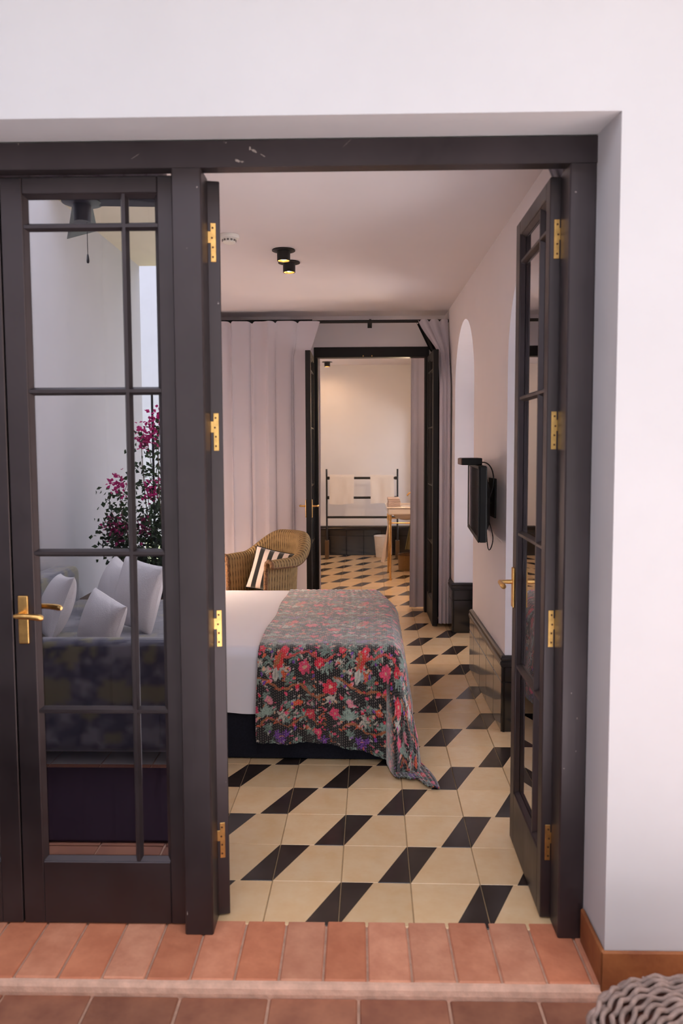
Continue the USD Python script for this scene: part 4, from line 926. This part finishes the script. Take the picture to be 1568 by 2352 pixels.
hsingle('wall_front', 'upper part of the outer wall to the right, out of sight', 'wall', box(1.4, 7.25, WF0, WF1, -.12, 5.), plaster_out)
hsingle('wall_right', 'ochre garden wall out of sight to the right of the terrace', 'wall', box(2.7, 2.95, TYE, WF0 + .02, -.15, TZC + .2), M('ochre_plaster', rgb(.30, .24, .19), .9, spec=.1))
cw = hsingle('courtyard_wall', 'pale courtyard wall across from the terrace', 'wall', box(-9, 9, -11.3, -11, -.15, 6.0), plaster_out)
def vpos(px, py, D): return (px - 821.6) / 1738. * D - .082, 2.43 - D, 1.5756 - (py - 1023) / 1738. * D

db = house('daybed', 'upholstered terrace daybed in grey-blue floral cloth, mirrored in the door', 'sofa', kind=None)
DX0, DX1, DY0, DY1 = -2.20, -.92, -2.95, -1.25
def fabric_mesh(x0, x1, y0, y1, z0, z1, r, pale=.0):
    m = tm(rbox(x0, x1, y0, y1, z0, z1, r, 16).refine_to_length(.03)); v = m.vertices
    a = meshkit.fbm(v * 22, 3, 2); b2 = meshkit.fbm(v * 9 + 7, 3, 4)
    c = np.where((a > .52)[:, None], (.055, .06, .095), (.13, .13, .165)); c = np.where((b2 > .60)[:, None], (.20, .185, .11), c); c = np.where((b2 < .36)[:, None], (.24, .235, .27), c)
    return m, c
m, c = fabric_mesh(DX0, DX1, DY0, DY1, .02, .36, .03); part(db, 'body', m, print_mat, smooth=40, col=c)
m, c = fabric_mesh(DX0, DX1, DY0, DY1 - .10, .36, .47, .045); part(db, 'seat_cushion', m, print_mat, smooth=40, col=c)
m, c = fabric_mesh(DX0 - .10, DX0 + .10, DY0, DY1, .02, .72, .05); part(db, 'backrest', m, print_mat, smooth=40, col=c)
m, c = fabric_mesh(DX0, DX1, DY1 - .10, DY1 + .01, .02, .605, .045); part(db, 'arm', m, print_mat, smooth=40, col=c)
for xx in (DX0 + .06, DX1 - .06):
    for yy in (DY0 + .06, DY1 - .06): part(db, 'leg', box(xx - .03, xx + .03, yy - .03, yy + .03, -.041, .03), wood_dark)
for (px, py, D, w, h_, rz, ry, rx, lab) in ((78, 1490, 4.25, .50, .37, 60, -6, -22, 'large white cushion at the backrest end of the daybed, mirrored'), (192, 1490, 3.99, .30, .30, 38, 14, -14, 'small white cushion at the front of the daybed, mirrored'),
                                            (222, 1480, 4.85, .44, .36, 62, 4, -20, 'pale cushion half hidden on the daybed, mirrored'), (282, 1488, 4.42, .34, .42, 30, 8, -12, 'upright white cushion towards the planter end of the daybed, mirrored')):
    x, y, _ = vpos(px, py, D); wx, wy = h2w(x, y)
    t = thing('cushion', lab, 'cushion', (wx, wy, .478), HDEG)
    pm, puv, rm = pillow(w, h_, .17)
    # faces turned towards the door
    part(t, 'cover', move(pm, (0, 0, 0), math.radians(rz), math.radians(ry), math.radians(-rx)), cushion_mat, smooth=True)

fn = house('ceiling_fan', 'dark terrace ceiling fan with a pull cord, mirrored in the top panes', 'fan', kind=None)
fx, fy, fz = vpos(195, 512, 3.9)
part(fn, 'rod', cyl((fx, fy, fz + .10), (fx, fy, TZC), .016, 12), fan_mat)
part(fn, 'mount', lathe([(0, 0), (.07, 0), (.05, -.06), (0, -.06)], 24).apply_translation((fx, fy, TZC)), fan_mat, smooth=40)
part(fn, 'motor', lathe([(0, 0), (.043, 0), (.045, .085), (.10, .095), (.105, .115), (.09, .125), (0, .125)], 36).apply_translation((fx, fy, fz)), fan_mat, smooth=40)
for k in range(3):
    b_ = move(trimesh.convex.convex_hull(np.array([(.07, -.05, 0), (.07, .05, .02), (.60, -.085, -.03), (.60, .085, .03), (.07, -.05, .006), (.07, .05, .026), (.60, -.085, -.024), (.60, .085, .036)])), (0, 0, .09), math.radians(250 + 120 * k))
    part(fn, 'blade', move(b_, (fx, fy, fz)), fan_mat)
cxp = vpos(205, 520, 3.9)[0]
part(fn, 'pull_cord', cyl((cxp, fy, fz), (cxp, fy, fz - .165), .0018, 6), rope_mat); part(fn, 'pull_knob', lathe([(0, 0), (.004, 0), (.008, -.03), (.006, -.042), (0, -.045)], 12).apply_translation((cxp, fy, fz - .163)), rope_mat, smooth=True)

pl = house('planter', 'dark slatted wooden planter with the bougainvillea, mirrored', 'planter', kind=None)
PX0, PX1, PY0, PY1 = -2.25, -1.15, -3.65, -3.12
part(pl, 'box', box(PX0 + .02, PX1 - .02, PY0 + .02, PY1 - .02, -.04, .40), wood_dark)
for k in range(6):
    z = -.035 + k * .073
    for m in (box(PX0, PX1, PY1 - .02, PY1, z, z + .062, .004), box(PX1 - .02, PX1, PY0, PY1 - .021, z, z + .062, .004)): part(pl, 'slat', m, wood_dark)
part(pl, 'soil', box(PX0 + .03, PX1 - .03, PY0 + .03, PY1 - .03, .39, .41), stem_mat)
bg = house('bougainvillea', 'bougainvillea with magenta bracts climbing a black stake, mirrored', 'plant', kind=None)
R = np.random.RandomState(7); stems, leaves, bracts = [], [], []
def leafmesh(p, L, w, R):
    d_ = R.normal(size=3); d_ /= np.linalg.norm(d_); e = np.cross(d_, R.normal(size=3)); e /= np.linalg.norm(e); nn = np.cross(d_, e)
    V = np.array([p, p + d_ * L * .45 + e * w + nn * .004, p + d_ * L, p + d_ * L * .45 - e * w + nn * .004, p + d_ * L * .45 - nn * .004])
    return V, np.array([(0, 1, 4), (1, 2, 4), (2, 3, 4), (3, 0, 4)])
def gather(lst): 
    V = np.vstack([v for v, _ in lst]); F = np.vstack([f + 5 * i for i, (_, f) in enumerate(lst)]); return trimesh.Trimesh(V, F, process=False)
tips = [(365, 960), (345, 985), (335, 1010), (320, 1000), (240, 1130), (265, 1115), (285, 1110), (250, 1210), (262, 1222), (320, 1210), (345, 1130), (372, 1120), (318, 1060), (390, 1180), (365, 1350), (300, 1260), (410, 1050), (270, 1290), (340, 1290), (380, 1300)]
flower_tips = {0, 1, 2, 3, 5, 7, 8, 9, 10, 14, 16}
for i, (px, py) in enumerate(tips):
    D = R.uniform(5.65, 5.95); e = np.array(vpos(px, py, D)); b0 = np.array([R.uniform(-1.75, -1.4), R.uniform(-3.5, -3.25), .40])
    mid = (b0 + e) / 2 + R.normal(size=3) * .10; c = smoothline([b0, mid, e], 18); stems.append(tube(c, np.linspace(.007, .002, 18), 5))
    for q in c[4:]:
        for _ in range(int(3 + 9 * (1 - (q[2] - .4) / 1.5))): leaves.append(leafmesh(q + R.normal(size=3) * np.array([.06, .05, .06]), R.uniform(.03, .055), R.uniform(.012, .02), R))
    if i in flower_tips:
        cl = [leafmesh(e + R.normal(size=3) * np.array([.04, .04, .045]), R.uniform(.025, .04), R.uniform(.012, .018), R) for _ in range(60)]
        part(bg, 'flower_cluster', gather(cl), bract_mat, label='magenta bracts', kind='stuff')
for _ in range(900): leaves.append(leafmesh(np.array([R.uniform(-1.95, -1.2), R.uniform(-3.55, -3.2), .42 + R.uniform(0, .75) ** 1.3]), R.uniform(.03, .055), R.uniform(.012, .02), R))
part(bg, 'foliage', gather(leaves), leaf_mat, kind='stuff'); part(bg, 'stems', cat(stems), stem_mat)
sx, sy, _ = vpos(347, 1000, 5.75)
part(bg, 'stake', cyl((sx, sy, .40), (sx, sy, 1.98), .009, 10), black_metal)

# ------------------------------------------------------------------ woven basket at the front right corner
wb = thing('woven_pouffe', 'coarse grey-brown woven pouffe at the lower right corner', 'pouffe', (.765, 1.66, -.041))
BR, BH = .252, .232
part(wb, 'liner', lathe([(0, .004), (BR - .02, .004), (BR - .012, BH - .03), (BR - .03, BH - .03), (BR - .035, .02), (0, .02)], 48), brown_plastic, smooth=40)
ang = np.linspace(0, 2 * PI, 160, endpoint=False); NS = 20
for k in range(10):
    z = .014 + (BH - .03) * k / 9; pts = np.stack([(BR + .008 * np.cos(NS * ang + PI * (k % 2))) * np.cos(ang), (BR + .008 * np.cos(NS * ang + PI * (k % 2))) * np.sin(ang), z + .005 * np.sin(NS * ang)], 1)
    part(wb, 'weaver', tube(pts, .0125, 7, True), rattan_grey, smooth=True)
for k in range(2 * NS):
    a_ = PI * (k + .5) / NS; part(wb, 'stake', cyl(((BR) * math.cos(a_), BR * math.sin(a_), .002), (BR * math.cos(a_), BR * math.sin(a_), BH), .006, 8), rattan_grey)
for k in range(12):
    r_ = BR - .002 - .0205 * k; n_ = max(6, int(1.2 * NS * r_ / BR)); zz = BH - .002 + .022 * (1 - (r_ / BR) ** 2)
    part(wb, 'lid_weaver', tube(np.stack([(r_ + .003 * np.cos(n_ * ang)) * np.cos(ang), (r_ + .003 * np.cos(n_ * ang)) * np.sin(ang), zz + .005 * np.sin(n_ * ang + PI * (k % 2))], 1), .0068, 7, True), rattan_grey, smooth=True)
part(wb, 'lid_core', lathe([(0, BH - .02), (BR - .01, BH - .03), (BR - .012, BH - .012), (BR * .6, BH + .002), (0, BH + .010)], 48), brown_plastic, smooth=40)
